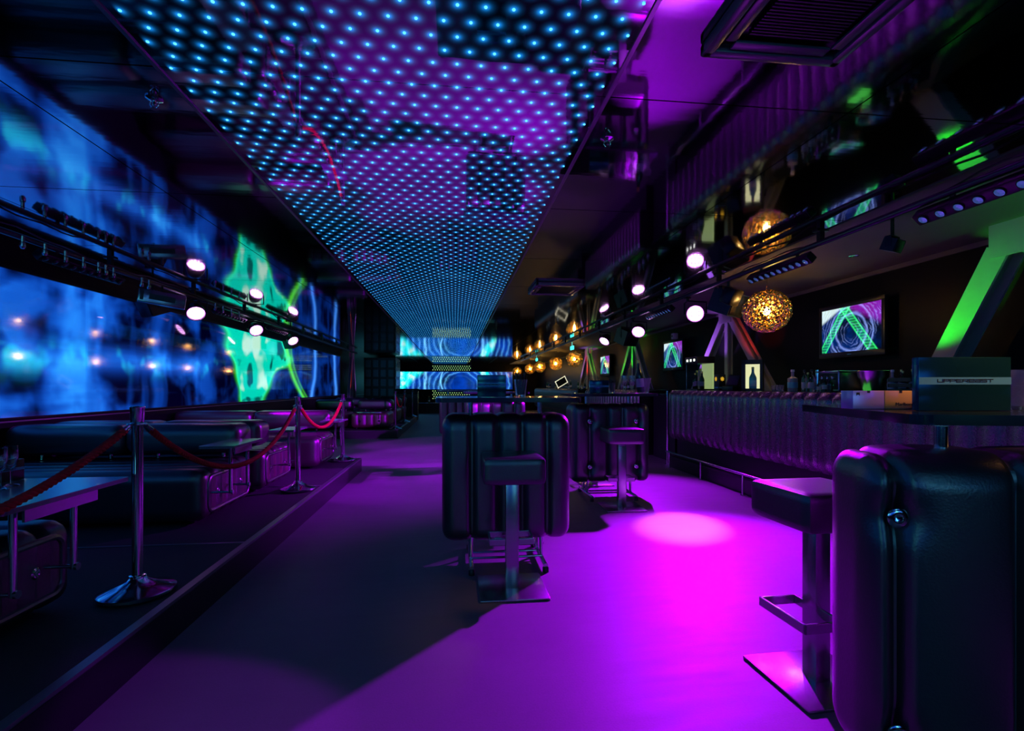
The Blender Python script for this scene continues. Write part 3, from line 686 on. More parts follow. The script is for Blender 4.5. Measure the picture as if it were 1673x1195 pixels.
# ================================================================== THE BAR
XBAR = 3.4; CW = 0.183
def channel_mesh(w_, z0, z1, th=0.10):
    mb = MB(); n = 10; prof = []
    for k in range(15):
        z = z0 + (z1 - z0) * k / 14; e = min(1, min(k, 14 - k) / 2.0); inset = 0.05 * (1 - math.sqrt(max(0, 1 - (1 - e) ** 2)))
        prof.append((z, inset))
    vs = []; fs = []
    for z, ins in prof:
        for i in range(n + 1):
            m_ = i / n; bul = (4 * m_ * (1 - m_)) ** 0.5
            vs.append((-0.028 - bul * 0.032 + ins, m_ * w_, z))
    for j in range(len(prof) - 1):
        for i in range(n): a = j * (n + 1) + i; fs.append((a, a + 1, a + n + 2, a + n + 1))
    # top roll back to the counter
    b0 = (len(prof) - 1) * (n + 1); o = len(vs)
    for i in range(n + 1): vs.append((0.06, i / n * w_, z1))
    for i in range(n): fs.append((b0 + i, b0 + i + 1, o + i + 1, o + i))
    return mb.add(vs, fs)
def bar_unit(y0, y1, label, stuff=False):
    t = thing('bar_counter', label, 'bar counter', (XBAR, y0, 0)); L = y1 - y0
    part('base', MB().box(0.10, 0.55, 0, L, 0, 1.16), BLACK, t, smooth=False)
    part('backing', MB().box(0.0, 0.10, 0, L, 0.47, 1.16), BLACK, t, smooth=False)
    n = max(1, round(L / CW)); w_ = L / n
    me = channel_mesh(w_, 0.45, 1.20).mesh('padded_channel', BARLEATHER)
    for k in range(n): link('padded_channel', me, t, (0, k * w_, 0))
    part('worktop', MB().bbox(0.061, 0.60, -0.02, L + 0.02, 1.161, 1.205, 0.006), TOPM, t)
    return t
BARLEATHER = mat('plum_black_leather', (0.06, 0.018, 0.05), 0.27, 0, 1.0, 0.1, 120, var=0.3, rvar=0.1, ior=1.9)
bar_unit(0.55, 7.6, 'long padded bar counter with vertical channels and foot rail')
bar_unit(8.9, 12.7, 'second padded bar counter beyond the gap with a steel post')
bar_unit(13.6, 21.0, 'farthest padded bar counter under the distant globe lamps')
t = thing('foot_rail', 'chrome foot rail along the low step in front of the near bar', 'foot rail', (3.3, 0, 0))
part('tube', MB().cyl((0, 0.7, 0.245), (0, 7.55, 0.245), 0.017, 12), CHROME, t)
pm = MB().cyl((0, 0, 0.0), (0, 0, 0.23), 0.012, 10).lathe([(0.03, 0), (0.03, 0.008), (0.014, 0.014)], 14).mesh('post', CHROME)
for Y in (7.45, 6.45, 5.45, 4.45, 3.45, 2.45, 1.45): link('post', pm, t, (0, Y, 0))
o = struct('bar_step', MB().box(3.36, 3.50, 0.6, 7.55, 0.0, 0.17), BLACK); o['label'] = 'low black step below the bar'
t = thing('steel_post', 'tall thin steel post at the far end of the near bar', 'post', (3.42, 7.78, 0))
part('tube', MB().cyl((0, 0, 0.005), (0, 0, 1.19), 0.02, 12), CHROME, t); part('foot', MB().lathe([(0.045, 0), (0.045, 0.008), (0.02, 0.012)], 16), CHROME, t)
for i, (Y0, Y1) in enumerate(((7.9, 8.8),)):
    t = thing('service_counter', 'dark closed counter section between the near and second bars', 'counter', (3.6, Y0, 0))
    part('body', MB().box(0, 0.5, 0, Y1 - Y0, 0, 1.1), BLACK, t, smooth=False); part('worktop', MB().bbox(-0.03, 0.53, 0, Y1 - Y0, 1.101, 1.14, .006), TOPM, t)

# ================================================================== bottles & bar things
def bottle(x, y, z, h, r, mt, label, kind='wine', lab=LABELM, group=None, cap=GFOIL):
    t = thing('bottle', label, 'bottle', (x, y, z), random.random(), group)
    if kind == 'wine': prof = [(r * .9, 0), (r, 0.01), (r, h * .5), (r * .95, h * .56), (r * .45, h * .72), (r * .36, h * .78), (r * .36, h * .93)]
    elif kind == 'flask': prof = [(r * .92, 0), (r, 0.01), (r, h * .55), (r * .97, h * .6), (r * .35, h * .68), (r * .3, h * .72), (r * .3, h * .9)]
    else: prof = [(r * .9, 0), (r, 0.008), (r, h * .62), (r * .8, h * .7), (r * .32, h * .8), (r * .3, h * .92)]
    part('glass_body', MB().lathe(prof, 18), mt, t)
    part('cap', MB().lathe([(r * .38, h * .9), (r * .38, h * .995), (r * .3, h)], 14), cap, t)
    part('paper_label', MB().lathe([(r * 1.012, h * .16), (r * 1.012, h * .42)], 18, cap=False), lab, t)
    return t
BT = 1.205
def bx(u, v_h, X=3.65): Y = yon(u, X); d = Y * CT + X * ST; return Y, d / F * v_h
# lit bottle display cabinet
Y, H = bx(1126, 41, 3.66); YW = 0.33
t = thing('display_cabinet', 'lit glass cabinet of bottles with black top at far end of near bar', 'display cabinet', (3.66, 7.2, BT))
part('back_panel', MB().box(0.13, 0.145, -0.17, 0.17, 0.0, 0.40), mat('lit_back_panel', (0.7, 0.8, 0.6), 0.5, emit=(0.45, 0.62, 0.22), estr=0.55, bump=.01, bscale=20), t, smooth=False)
part('base', MB().box(-0.12, 0.145, -0.18, 0.18, 0.0, 0.02), BLACK, t, smooth=False)
part('top_box', MB().bbox(-0.13, 0.15, -0.19, 0.19, 0.40, 0.50, .006), BLACK, t)
part('glass_front', MB().box(-0.12, -0.115, -0.17, 0.17, 0.02, 0.40).box(-.115, .13, -.17, -.165, .02, .4), GLASS, t, smooth=False)
LW = mat('white_light_tile', (1, 1, 1), 0.4, emit=(0.9, 1.0, 0.8), estr=1.6)
for k in (-0.11, 0.0, 0.11): part('light_tile', MB().box(-0.134, -0.1305, k - 0.022, k + 0.022, 0.43, 0.465), LW, t, smooth=False)
for k, (dx, dy, hh, mt) in enumerate(((0.02, -0.11, .26, GGLASS), (0.03, -0.03, .30, PGLASS), (0.02, 0.05, .28, GGLASS), (0.03, 0.12, .24, DGLASS))):
    bottle(3.66 + dx - .03, 7.2 + dy, BT + 0.02, hh, 0.034, mt, ['short green bottle', 'tall pale bottle', 'green bottle', 'small dark bottle'][k] + ' inside the lit display cabinet', group='bottles in the lit display cabinet')
# star box
def ubox(u, X, w_, d_, h, name, label, cat, mt, rz=0.0):
    Y = yon(u, X); t = thing(name, label, cat, (X, Y, BT), rz)
    part('body', MB().bbox(-d_ / 2, d_ / 2, -w_ / 2, w_ / 2, 0, h, 0.004), mt, t); return t
t = ubox(1176, 3.66, 0.13, 0.10, 0.22, 'gift_box', 'black gift box with a yellow star emblem on the bar left of the purple post', 'box', BLACK)
st = []
for i in range(16): a = PI * i / 8; rr = 0.034 if i % 2 == 0 else 0.018; st.append((rr * math.cos(a), rr * math.sin(a)))
part('emblem', MB().prism(st, -0.002, 0.001, Matrix.Translation((-0.0515, 0.01, 0.16)) @ Matrix.Rotation(-PI / 2, 4, 'Z')), YEL, t, smooth=False)
part('side_emblem', MB().prism(st, -0.001, 0.001, Matrix.Translation((0.0, -0.066, 0.16))), YEL, t, smooth=False)
part('pale_strip', MB().box(-0.052, -0.0505, -0.05, 0.05, 0.03, 0.05).box(-.045, .045, -0.067, -0.0655, .03, .05), STRIP, t, smooth=False)
# till / register
t = thing('cash_register', 'black till with a slanted screen beside the lit champagne box', 'cash register', (3.66, yon(1197, 3.66), BT), 0.3)
part('base', MB().bbox(-0.10, 0.10, -0.09, 0.09, 0, 0.06, .006), BLACK, t)
part('screen', MB().bbox(-0.012, 0.012, -0.10, 0.10, 0.0, 0.17, .004, mtx=Matrix.Translation((-0.02, 0, 0.06)) @ Matrix.Rotation(0.5, 4, 'Y')), BLACKM, t)
part('display', MB().box(-0.014, -0.0125, -0.085, 0.085, 0.015, 0.155, mtx=Matrix.Translation((-0.02, 0, 0.06)) @ Matrix.Rotation(0.5, 4, 'Y')), mat('till_glass', (.02, .05, .06), .1, bump=.01, bscale=9), t, smooth=False)
# champagne display box
t = thing('champagne_box', 'tall black champagne display box with a lit window and a blue-lit bottle', 'display box', (3.60, yon(1230, 3.6), BT), 0.78)
t.rotation_euler = (0, 0, math.radians(-38))
wx, wy, hz = 0.115, 0.10, 0.375
part('case', MB().box(-wx, wx, wy - .008, wy, 0, hz).box(-wx, -wx + .008, -wy, wy, 0, hz).box(wx - .008, wx, -wy, wy, 0, hz).box(-wx, wx, -wy, wy, hz - .008, hz).box(-wx, wx, -wy, wy, 0, .01).box(-wx, -wx + .045, -wy - .004, -wy, 0, hz).box(wx - .03, wx, -wy - .004, -wy, 0, hz).box(-wx, wx, -wy - .004, -wy, hz - .055, hz).box(-wx, wx, -wy - .004, -wy, 0, .03), BLACKM, t, smooth=False)
part('lit_back', MB().box(-wx + .01, wx - .01, wy - .014, wy - .009, .012, hz - .01), mat('lit_cream', (.9, .9, .6), .5, emit=(0.85, 0.85, 0.42), estr=1.0, bump=.01, bscale=9), t, smooth=False)
part('window', MB().box(-wx + .045, wx - .03, -wy - .001, -wy + .002, .03, hz - .055), GLASS, t, smooth=False)
sh = [(-.024, .03), (.024, .03), (.026, 0), (.014, -.026), (0, -.036), (-.014, -.026), (-.026, 0)]
part('shield_emblem', MB().prism(sh, 0, 0.002, Matrix.Translation((wx, 0, 0.28)) @ Matrix.Rotation(PI / 2, 4, 'Z')), GFOIL, t, smooth=False)
cb = bottle(3.60, yon(1230, 3.6), BT + 0.011, 0.28, 0.042, mat('blue_lit_bottle', (.06, .30, .45), .15, bump=.01, bscale=9), 'blue-lit champagne bottle inside the lit display box')  # blue light falling on the bottle is put into its base colour
# glass tumbler
def tumbler(x, y, z, r, h, label, mt=None, group=None, name='tumbler', cat='glass'):
    t = thing(name, label, cat, (x, y, z), 0, group)
    part('glass_body', MB().lathe([(r * .8, 0), (r * .82, .004), (r, h), (r * .93, h), (r * .75, 0.012)], 16), mt or GLASS, t)
    part('base', MB().lathe([(r * .82, 0.0), (r * .84, h * .12)], 16), CHROME if mt is None else mt, t)
    return t
for i, (u, du) in enumerate(((1264, 0), (1271, 0), (1277, 0))):
    tumbler(3.62, yon(u, 3.62), BT, 0.026, 0.07, ['left', 'middle', 'right'][i] + 'most small cut glass tumbler on the bar right of the champagne box' if i != 1 else 'middle small cut glass tumbler on the bar right of the champagne box', ACRYL, 'cut glass tumblers on the bar')
def bar_bottle(u, X, h, r, mt, label, kind, lab=LABELM, cap=GFOIL): return bottle(X, yon(u, X), BT, h, r, mt, label, kind, lab, None, cap)
bar_bottle(1295, 3.62, 0.235, 0.050, PGLASS, 'squat clear flask bottle with a pale cap on the bar', 'flask', STRIP, WHITE)
bar_bottle(1314, 3.60, 0.225, 0.027, GLASS, 'slim clear bottle with silver label, first in the bar cluster', 'round', LABELM, BLACK)
bar_bottle(1320, 3.70, 0.20, 0.030, GGLASS, 'short green bottle at the back of the bar cluster', 'round')
bar_bottle(1326, 3.60, 0.225, 0.030, GLASS, 'slim clear bottle with pale label, second in the bar cluster', 'round', LABELM, BLACK)
bar_bottle(1331, 3.72, 0.13, 0.028, GLASS, 'low clear bottle behind the bar cluster', 'round', STRIP, WHITE)
bar_bottle(1338, 3.62, 0.12, 0.02, GLASS, 'tiny clear bottle right of the bar cluster', 'wine', LABELM, BLACK)
bar_bottle(1347, 3.62, 0.16, 0.022, DGLASS, 'small dark bottle with white label by the coffee machine', 'wine', LABELM, BLACK)
bar_bottle(1356, 3.52, 0.15, 0.024, DGLASS, 'small black pointed bottle before the coffee machine', 'wine', BLACK, BLACK)
# espresso machine
t = thing('coffee_machine', 'stainless coffee machine with control knobs on the bar', 'coffee machine', (3.78, yon(1372, 3.78), BT), 0)
part('body', MB().bbox(-0.13, 0.14, -0.15, 0.13, 0, 0.20, .02), STEEL, t)
part('top_tray', MB().bbox(-0.15, 0.15, -0.17, 0.15, 0.19, 0.205, .005).cyl((-0.12, 0.15, 0.06), (-0.12, 0.15, 0.22), 0.02, 14), CHROME, t)
part('front_panel', MB().bbox(-0.136, -0.128, -0.13, 0.11, 0.02, 0.18, .003), BLACKM, t)
kn = MB().lathe([(0.017, 0), (0.015, 0.02), (0.006, 0.024)], 14, Matrix.Rotation(-PI / 2, 4, 'Y')).mesh('knob', CHROME)
for a in (-0.09, -0.02, 0.05):
    for c in (0.06, 0.135): link('knob', kn, t, (-0.136, a, c))
o = part('bar_mat', MB().bbox(-.04, .04, -.08, .08, 0, .014, .003), GREENL, None, (3.50, yon(1403, 3.5), BT)); tag(o, 'small green lit strip on the bar before the ice bucket', 'bar mat')
# ice bucket (glassy metal)
def bucket(x, y, z, r, h, label, mt, name='ice_bucket'):
    t = thing(name, label, 'ice bucket', (x, y, z))
    part('bowl', MB().lathe([(r * .62, 0), (r * .66, .006), (r * .82, h * .6), (r * .95, h * .72), (r, h * .97), (r * 1.03, h), (r * .98, h), (r * .9, h * .72), (r * .77, h * .58), (r * .6, .012)], 28), mt, t)
    part('rim', MB().loop([(r * 1.02 * math.cos(2 * PI * i / 32), r * 1.02 * math.sin(2 * PI * i / 32), h) for i in range(32)], 0.004, 6), CHROME, t)
    return t
bucket(3.62, yon(1428, 3.62), BT, 0.125, 0.185, 'wide steel ice bucket with a rolled rim on the bar', STEEL)
bar_bottle(1458, 3.62, 0.19, 0.036, PGLASS, 'pale bottle with a stopper right of the bar ice bucket', 'flask', LABELM, WHITE)
t = thing('bottle_crate', 'black crate of small bottles on the bar beside the large menu stand', 'crate', (3.62, yon(1484, 3.62), BT))
cm = MB()
for z in (0.0, 0.045, 0.09): cm.box(-0.08, -0.072, -0.11, 0.11, z, z + 0.03).box(0.072, 0.08, -0.11, 0.11, z, z + .03).box(-0.08, 0.08, -0.11, -0.102, z, z + .03).box(-0.08, .08, 0.102, 0.11, z, z + .03)
cm.box(-.08, .08, -.11, .11, 0, .006); part('frame', cm, BLACK, t, smooth=False)
cy = yon(1484, 3.62)
for k, (dy, dx) in enumerate(((-.07, 0), (-.015, .02), (.03, -.02), (.075, .01))):
    bottle(3.62 + dx, cy + dy, BT + .008, 0.17 + .012 * (k % 2), 0.022, (DGLASS, GLASS)[k % 2], ('dark', 'clear')[k % 2] + ' little bottle in the black crate, ' + ['rightmost', 'third from left', 'second from left', 'leftmost'][k], 'round', LABELM, None)
ORD = ['first', 'second', 'third', 'fourth', 'fifth', 'sixth', 'seventh', 'eighth', 'ninth', 'tenth', 'eleventh', 'twelfth']
# far bar clutter
for k in range(10):
    Y = 9.2 + k * 0.36
    bottle(3.66 + 0.05 * (k % 3), Y, BT, 0.16 + 0.03 * ((k * 7) % 4), 0.03, (DGLASS, GGLASS, PGLASS)[k % 3], ORD[k] + ' bottle from the near end of the second bar counter, ' + ('dark', 'green', 'pale')[k % 3], 'round', LABELM, 'bottles on the second bar')
for k in range(12):
    Y = 13.9 + k * 0.58
    bottle(3.66 + 0.05 * (k % 3), Y, BT, 0.17 + 0.03 * ((k * 5) % 4), 0.033, (DGLASS, GLASS, GGLASS)[k % 3], ORD[k] + ' tiny bottle from the near end of the farthest bar, ' + ('dark', 'clear', 'green')[k % 3], 'round', LABELM, 'bottles on the farthest bar')
t = thing('photo_frame', 'tilted white framed panel glowing on the far bar', 'picture frame', (3.55, 13.8, 1.215), 0.25)
t.location = (gp(906, 640, 1.17).x, 0, 0); t.location = (3.45, 15.8, 1.225)
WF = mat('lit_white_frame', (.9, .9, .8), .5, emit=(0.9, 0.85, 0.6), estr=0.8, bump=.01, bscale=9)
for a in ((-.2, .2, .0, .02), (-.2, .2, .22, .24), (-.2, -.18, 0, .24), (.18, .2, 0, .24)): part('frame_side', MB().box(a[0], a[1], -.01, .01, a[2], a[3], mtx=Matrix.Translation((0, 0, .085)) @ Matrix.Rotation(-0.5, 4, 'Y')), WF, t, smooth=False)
part('picture', MB().box(-.17, .17, -.004, .004, .03, .21, mtx=Matrix.Translation((0, 0, .085)) @ Matrix.Rotation(-0.5, 4, 'Y')), BLACK, t, smooth=False)

# ================================================================== lettering
GL = {'U': [[(0, 1), (0, 0), (1, 0), (1, 1)]], 'P': [[(0, 0), (0, 1), (1, 1), (1, .45), (0, .45)]], 'E': [[(1, 1), (0, 1), (0, 0), (1, 0)], [(0, .5), (.9, .5)]],
      'R': [[(0, 0), (0, 1), (1, 1), (1, .45), (0, .45)], [(.5, .45), (1, 0)]], 'e': [[(1, 0), (0, 0), (0, 1), (1, 1), (1, .5), (0, .5)]],
      'a': [[(0, 1), (1, 1), (1, 0), (0, 0), (0, .5), (1, .5)]], 'S': [[(1, 1), (0, 1), (0, .5), (1, .5), (1, 0), (0, 0)]], 'T': [[(0, 1), (1, 1)], [(.5, 1), (.5, 0)]]}
def letters(txt, wl, hl, gap, th):
    mb = MB(); W_ = len(txt) * wl + (len(txt) - 1) * gap; x = -W_ / 2
    for ch in txt:
        for ln in GL[ch]:
            for (a, c), (e, g_) in zip(ln[:-1], ln[1:]):
                x0, z0, x1, z1 = x + a * wl, c * hl, x + e * wl, g_ * hl
                dx, dz = x1 - x0, z1 - z0; L = math.hypot(dx, dz); nx, nz = -dz / L * th / 2, dx / L * th / 2; ex, ez = dx / L * th / 2, dz / L * th / 2
                mb.prism([(x0 - ex + nx, z0 - ez + nz), (x0 - ex - nx, z0 - ez - nz), (x1 + ex - nx, z1 + ez - nz), (x1 + ex + nx, z1 + ez + nz)], 0, 0.0006)
        x += wl + gap
    return mb
def menu(loc, rz, w_, h, dp, label, s=1.0, film=None):
    t = thing('menu_stand', label, 'menu stand', loc, rz)
    part('cover', MB().bbox(-w_ / 2, w_ / 2, 0, dp, 0, h, .002), film or FOIL, t)
    part('strip', MB().box(-w_ / 2, w_ / 2, -0.0008, 0.0, h * .49, h * .625), STRIP, t, smooth=False)
    part('lettering', letters('UPPEReaST', w_ * .054, h * .05, w_ * .014, h * .014), INK, t, (0, -0.0016, h * .535), smooth=False)
    return t
def font_mesh(txt, size, mt, name='lettering'):
    cu = bpy.data.curves.new('lettering', 'FONT'); cu.body = txt; cu.size = size; cu.extrude = 0.0003; cu.align_x = 'RIGHT'
    ob = bpy.data.objects.new('tmp', cu); me = bpy.data.meshes.new_from_object(ob); me.materials.clear(); me.materials.append(mt)
    bpy.data.objects.remove(ob); bpy.data.curves.remove(cu); return me

# ================================================================== HIGH TABLES WITH PADDED BASE + STOOLS
BW, BD, BZ0, BH = 0.90, 0.36, 0.19, 0.87
W1 = [-.245, -.065, .105, .28]
blk1 = padded(BW, BD, BH, 0.085, 0, W1, 0.030, 0.020, 72, 14, 30).mesh('padded_body', LEATHER)
by = -BD / 2
def btn(xs, zs): return [(x_, by, z_, 0.055, 0.035) for x_ in xs for z_ in zs]
blk2 = padded(BW, BD, BH, 0.075, 0, [-.245, -.04, .13, .31], 0.028, 0.018, 72, 14, 40, btn((-.245, .29), (.17, .68))).mesh('padded_body', LEATHER)
BD3 = 0.26; by3 = -BD3 / 2
blk3 = padded(0.98, BD3, 0.88, 0.085, 0, [-.425, -.13, .18], 0.035, 0.018, 110, 20, 70, [(-.425, by3, .13, .05, .03), (-.425, by3, .71, .05, .03)], 0.025).mesh('padded_body', LEATHER)
ros = MB().lathe([(0.027, 0), (0.027, 0.004), (0.02, 0.008), (0.011, 0.007), (0.010, -0.004), (0.001, -0.006)], 20, Matrix.Rotation(PI / 2, 4, 'X'), cap=False).mesh('rosette', CHROME)
def round_rect(w_, d_, r, n=6):
    out = []
    for cx, cy, a0 in ((w_ / 2 - r, d_ / 2 - r, 0), (-w_ / 2 + r, d_ / 2 - r, PI / 2), (-w_ / 2 + r, -d_ / 2 + r, PI), (w_ / 2 - r, -d_ / 2 + r, 1.5 * PI)):
        for i in range(n + 1): a = a0 + PI / 2 * i / n; out.append((cx + r * math.cos(a), cy + r * math.sin(a)))
    return out
def slab(w_, d_, r, z0, z1):
    o = round_rect(w_, d_, r); n = len(o)
    return MB().add([(x_, y_, z0) for x_, y_ in o] + [(x_, y_, z1) for x_, y_ in o], [tuple(range(n - 1, -1, -1)), tuple(range(n, 2 * n))] + [(i, (i + 1) % n, (i + 1) % n + n, i + n) for i in range(n)])
def high_table(x, y, rz, blk, label, buttons=(), tw=0.95, td=0.60, toff=(0, 0), trot=0, ztop=1.18, bd=0.36):
    t = thing('high_table', label, 'table', (x, y, 0), rz)
    link('padded_body', blk, t, (0, 0, BZ0))
    for (bx_, bz_) in buttons: link('rosette', ros, t, (bx_, -bd / 2 + (0.014 if bd > .3 else 0.008), BZ0 + bz_), label='chrome rosette button')
    part('table_top', slab(tw, td, 0.05, ztop - 0.03, ztop), TOPM, t, (toff[0], toff[1], 0), (0, 0, trot))
    pm = MB().cyl((0, 0, BZ0 + BH - 0.03), (0, 0, ztop - 0.03), 0.017, 12).mesh('post', CHROME)
    for sx in (-.25, .25): link('post', pm, t, (sx, -0.02, 0))
    fr = MB()
    for sx in (-.25, .25):
        fr.cyl((sx, -0.08, 0.05), (sx, -0.08, BZ0 + 0.03), 0.014, 10); fr.cyl((sx, 0.08, 0.05), (sx, 0.08, BZ0 + 0.03), 0.014, 10)
        fr.cyl((sx, -0.28, 0.045), (sx, 0.28, 0.045), 0.016, 10)
    fr.cyl((-.25, 0, 0.06), (.25, 0, 0.06), 0.010, 10).cyl((-.25, -0.12, 0.06), (.25, -0.12, 0.06), 0.008, 10)
    part('foot_frame', fr, CHROME, t)
    ft = MB().lathe([(0.022, 0), (0.022, 0.03), (0.014, 0.04)], 12).mesh('rubber_foot', BLACK)
    for sx in (-.25, .25):
        for sy in (-.27, .27): link('rubber_foot', ft, t, (sx, sy, 0))
    return t
high_table(0.362, 3.62, 0, blk1, 'central high table with a ribbed black leather body behind the front stool', (), 0.98, 0.66)
high_table(1.74, 5.62, 0, blk2, 'high table with a buttoned black leather body beside the pink floor spot', [(-.245, .17), (-.245, .68), (.29, .17), (.29, .68)], 0.98, 0.66)
high_table(1.615, 1.233, math.radians(-14), blk3, 'large black leather-clad high table at the right edge of the picture', [(-.422, .13), (-.422, .71)], 0.98, 0.90, (0.22, 0.44), math.radians(-3), 1.17, BD3)
high_table(0.62, 7.7, 0, blk1, 'pink-lit high table hidden mostly behind the central one', (), 0.98, 0.66)
high_table(0.1, 11.6, 0, blk1, 'far high table in the aisle before the end screen', (), 0.98, 0.66)

seat_me = padded(0.37, 0.37, 0.155, 0.022, 0, [], 0, 0.02, 14, 14, 8, puff=0.006).mesh('seat', LEATHER)
def stool(x, y, rz, label):
    t = thing('bar_stool', label, 'bar stool', (x, y, 0), rz)
    link('seat', seat_me, t, (0, 0, 0.675))
    part('pedestal', MB().bbox(-0.04, 0.04, -0.035, 0.035, 0.012, 0.675, .004), STEEL, t)
    part('base_plate', MB().bbox(-0.205, 0.205, -0.205, 0.205, 0, 0.014, .003), STEEL, t)
    fr = MB()
    for (a, b2, c, d) in ((-.14, .14, -.17, -.158), (-.14, -.128, -.17, .0), (.128, .14, -.17, .0), (-.14, .14, -.0, .012)): fr.bbox(a, b2, c, d, 0.27, 0.31, .003)
    part('footrest', fr, STEEL, t, smooth=False)
    return t
stool(0.352, 3.10, math.radians(180), 'steel pedestal bar stool with a black seat in front of the central table')
s2 = stool(1.72, 5.05, 0, 'steel pedestal bar stool in front of the buttoned table')
s2.rotation_euler = (0, 0, math.radians(178))
s3 = stool(1.535, 1.985, math.radians(3), 'nearest bar stool with gold glinting base at right beside the large table')
s3.rotation_euler = (0, 0, math.radians(-87))
for i, (x_, y_) in enumerate(((0.40, 8.35), (1.8, 6.35), (0.5, 4.15))):
    stool(x_, y_, PI, ['far bar stool behind the pink-lit table', 'bar stool behind the buttoned table', 'bar stool hidden behind the central table'][i])

# things on tables
menu((gp(813, 652, 1.18).x + 0.0, 3.50, 1.181), math.radians(-4), 0.20, 0.155, 0.05, 'blue menu stand with a pale strip on the central table')
menu((1.60, 5.45, 1.181), math.radians(-6), 0.21, 0.145, 0.05, 'blue menu stand on the buttoned table')
menu((1.70, 1.50, 1.171), math.radians(-6), 0.312, 0.180, 0.03, 'large dark blue menu stand on the table at the right edge')
BCK = mat('black_cutlery', (.01, .01, .012), .3, bump=.05, bscale=50)
def ice_glass(x, y, z, r, h, label, fill=None):
    t = thing('ice_bucket', label, 'ice bucket', (x, y, z))
    part('bowl', MB().lathe([(r * .66, 0), (r * .7, .006), (r * .85, h * .6), (r * 1.0, h), (r * .94, h), (r * .78, h * .6), (r * .62, .014)], 20), ACRYL, t)
    if fill:
        cm_ = MB()
        for k in range(16):
            a = k * 2.4; q = r * .5 * math.sqrt((k + .5) / 16); e_ = r * .95 * math.sqrt((k + .5) / 16)
            cm_.cyl((q * math.cos(a), q * math.sin(a), .016), (e_ * math.cos(a), e_ * math.sin(a), h * (1.28 + .12 * math.sin(k * 1.7))), r * .09, 6)
        part('straws', cm_, fill, t)
    return t
ice_glass(0.475, 3.62, 1.181, 0.052, 0.125, 'clear tumbler packed with dark straws on the central table', BCK)
ice_glass(1.80, 5.62, 1.181, 0.045, 0.12, 'small clear tumbler with dark straws on the buttoned table', BCK)
ice_glass(2.10, 5.42, 1.181, 0.085, 0.17, 'purple-lit clear ice bucket holding a champagne bottle')
t = bottle(2.07, 5.42, 1.196, 0.36, 0.042, DGLASS, 'dark champagne bottle standing in the purple-lit ice bucket', 'wine'); t.rotation_euler = (0.0, -0.10, 0)
def flute(x, y, z, label, group, h=0.20):
    t = thing('champagne_flute', label, 'glass', (x, y, z), 0, group)
    part('bowl', MB().lathe([(0.004, h * .42), (0.018, h * .5), (0.026, h * .7), (0.024, h), (0.022, h), (0.023, h * .7), (0.015, h * .53), (0.002, h * .46)], 14), GLASS, t)
    part('stem', MB().lathe([(0.030, 0), (0.029, 0.003), (0.004, 0.012), (0.0035, h * .42)], 14), GLASS, t)
for k, (x_, y_) in enumerate(((1.87, 5.42), (1.92, 5.50), (1.94, 5.38), (1.995, 5.46))): flute(x_, y_, 1.181, ['leftmost', 'second from left', 'third from left', 'rightmost'][k] + ' champagne flute on the buttoned table beside the ice bucket', 'flutes on the buttoned table')
t = thing('cigarette_carton', 'silver carton with a dark corner mark on the right table', 'carton', (1.494, 1.665, 1.171), math.radians(-8))
part('box', MB().bbox(-.056, .056, 0, .07, 0, .066, .001), SILV, t); part('thumb_notch', MB().box(-.005, .005, -.0006, .001, .058, .0665), INK, t, smooth=False)
part('emblem', MB().prism([(-.044, .06), (-.032, .06), (-.032, .048), (-.038, .053), (-.044, .048)], -.0008, .0), INK, t, smooth=False)
t = thing('cigarette_carton', 'gold carton with dark lettering on the right table', 'carton', (1.606, 1.648, 1.171), math.radians(-8))
part('box', MB().bbox(-.056, .056, 0, .07, 0, .066, .001), GCART, t); part('thumb_notch', MB().box(-.005, .005, -.0006, .001, .058, .0665), INK, t, smooth=False)
link('lettering', font_mesh('Marlboro', 0.017, INK), t, (0.046, -0.0008, 0.012), (PI / 2, 0, 0))
ice_glass(1.97, 1.56, 1.171, 0.06, 0.14, 'sparkling clear tumbler at the right edge beside the large menu stand')

# ================================================================== STANCHIONS AND ROPES
PZ = 0.192
def stanchion(x, y, z, label, group='chrome rope posts'):
    t = thing('rope_post', label, 'rope post', (x, y, z), 0, group)
    part('base', MB().lathe([(0.165, 0), (0.17, 0.006), (0.17, 0.020), (0.160, 0.026), (0.10, 0.045), (0.05, 0.068), (0.036, 0.085)], 36), CHROME, t)
    part('pole', MB().lathe([(0.025, 0.08), (0.025, 0.90)], 20), CHROME, t)
    part('base_ring', MB().lathe([(0.036, 0.083), (0.040, 0.088), (0.036, 0.094), (0.026, 0.096)], 24), CHROME, t)
    part('cap', MB().lathe([(0.026, 0.87), (0.029, 0.875), (0.032, 0.945), (0.034, 0.955), (0.030, 0.96), (0.004, 0.962)], 24), CHROME, t)
    rg = MB().lathe([(0.026, 0.864), (0.043, 0.864), (0.045, 0.868), (0.043, 0.872), (0.026, 0.872)], 24)
    part('rope_ring', rg, CHROME, t)
    return t
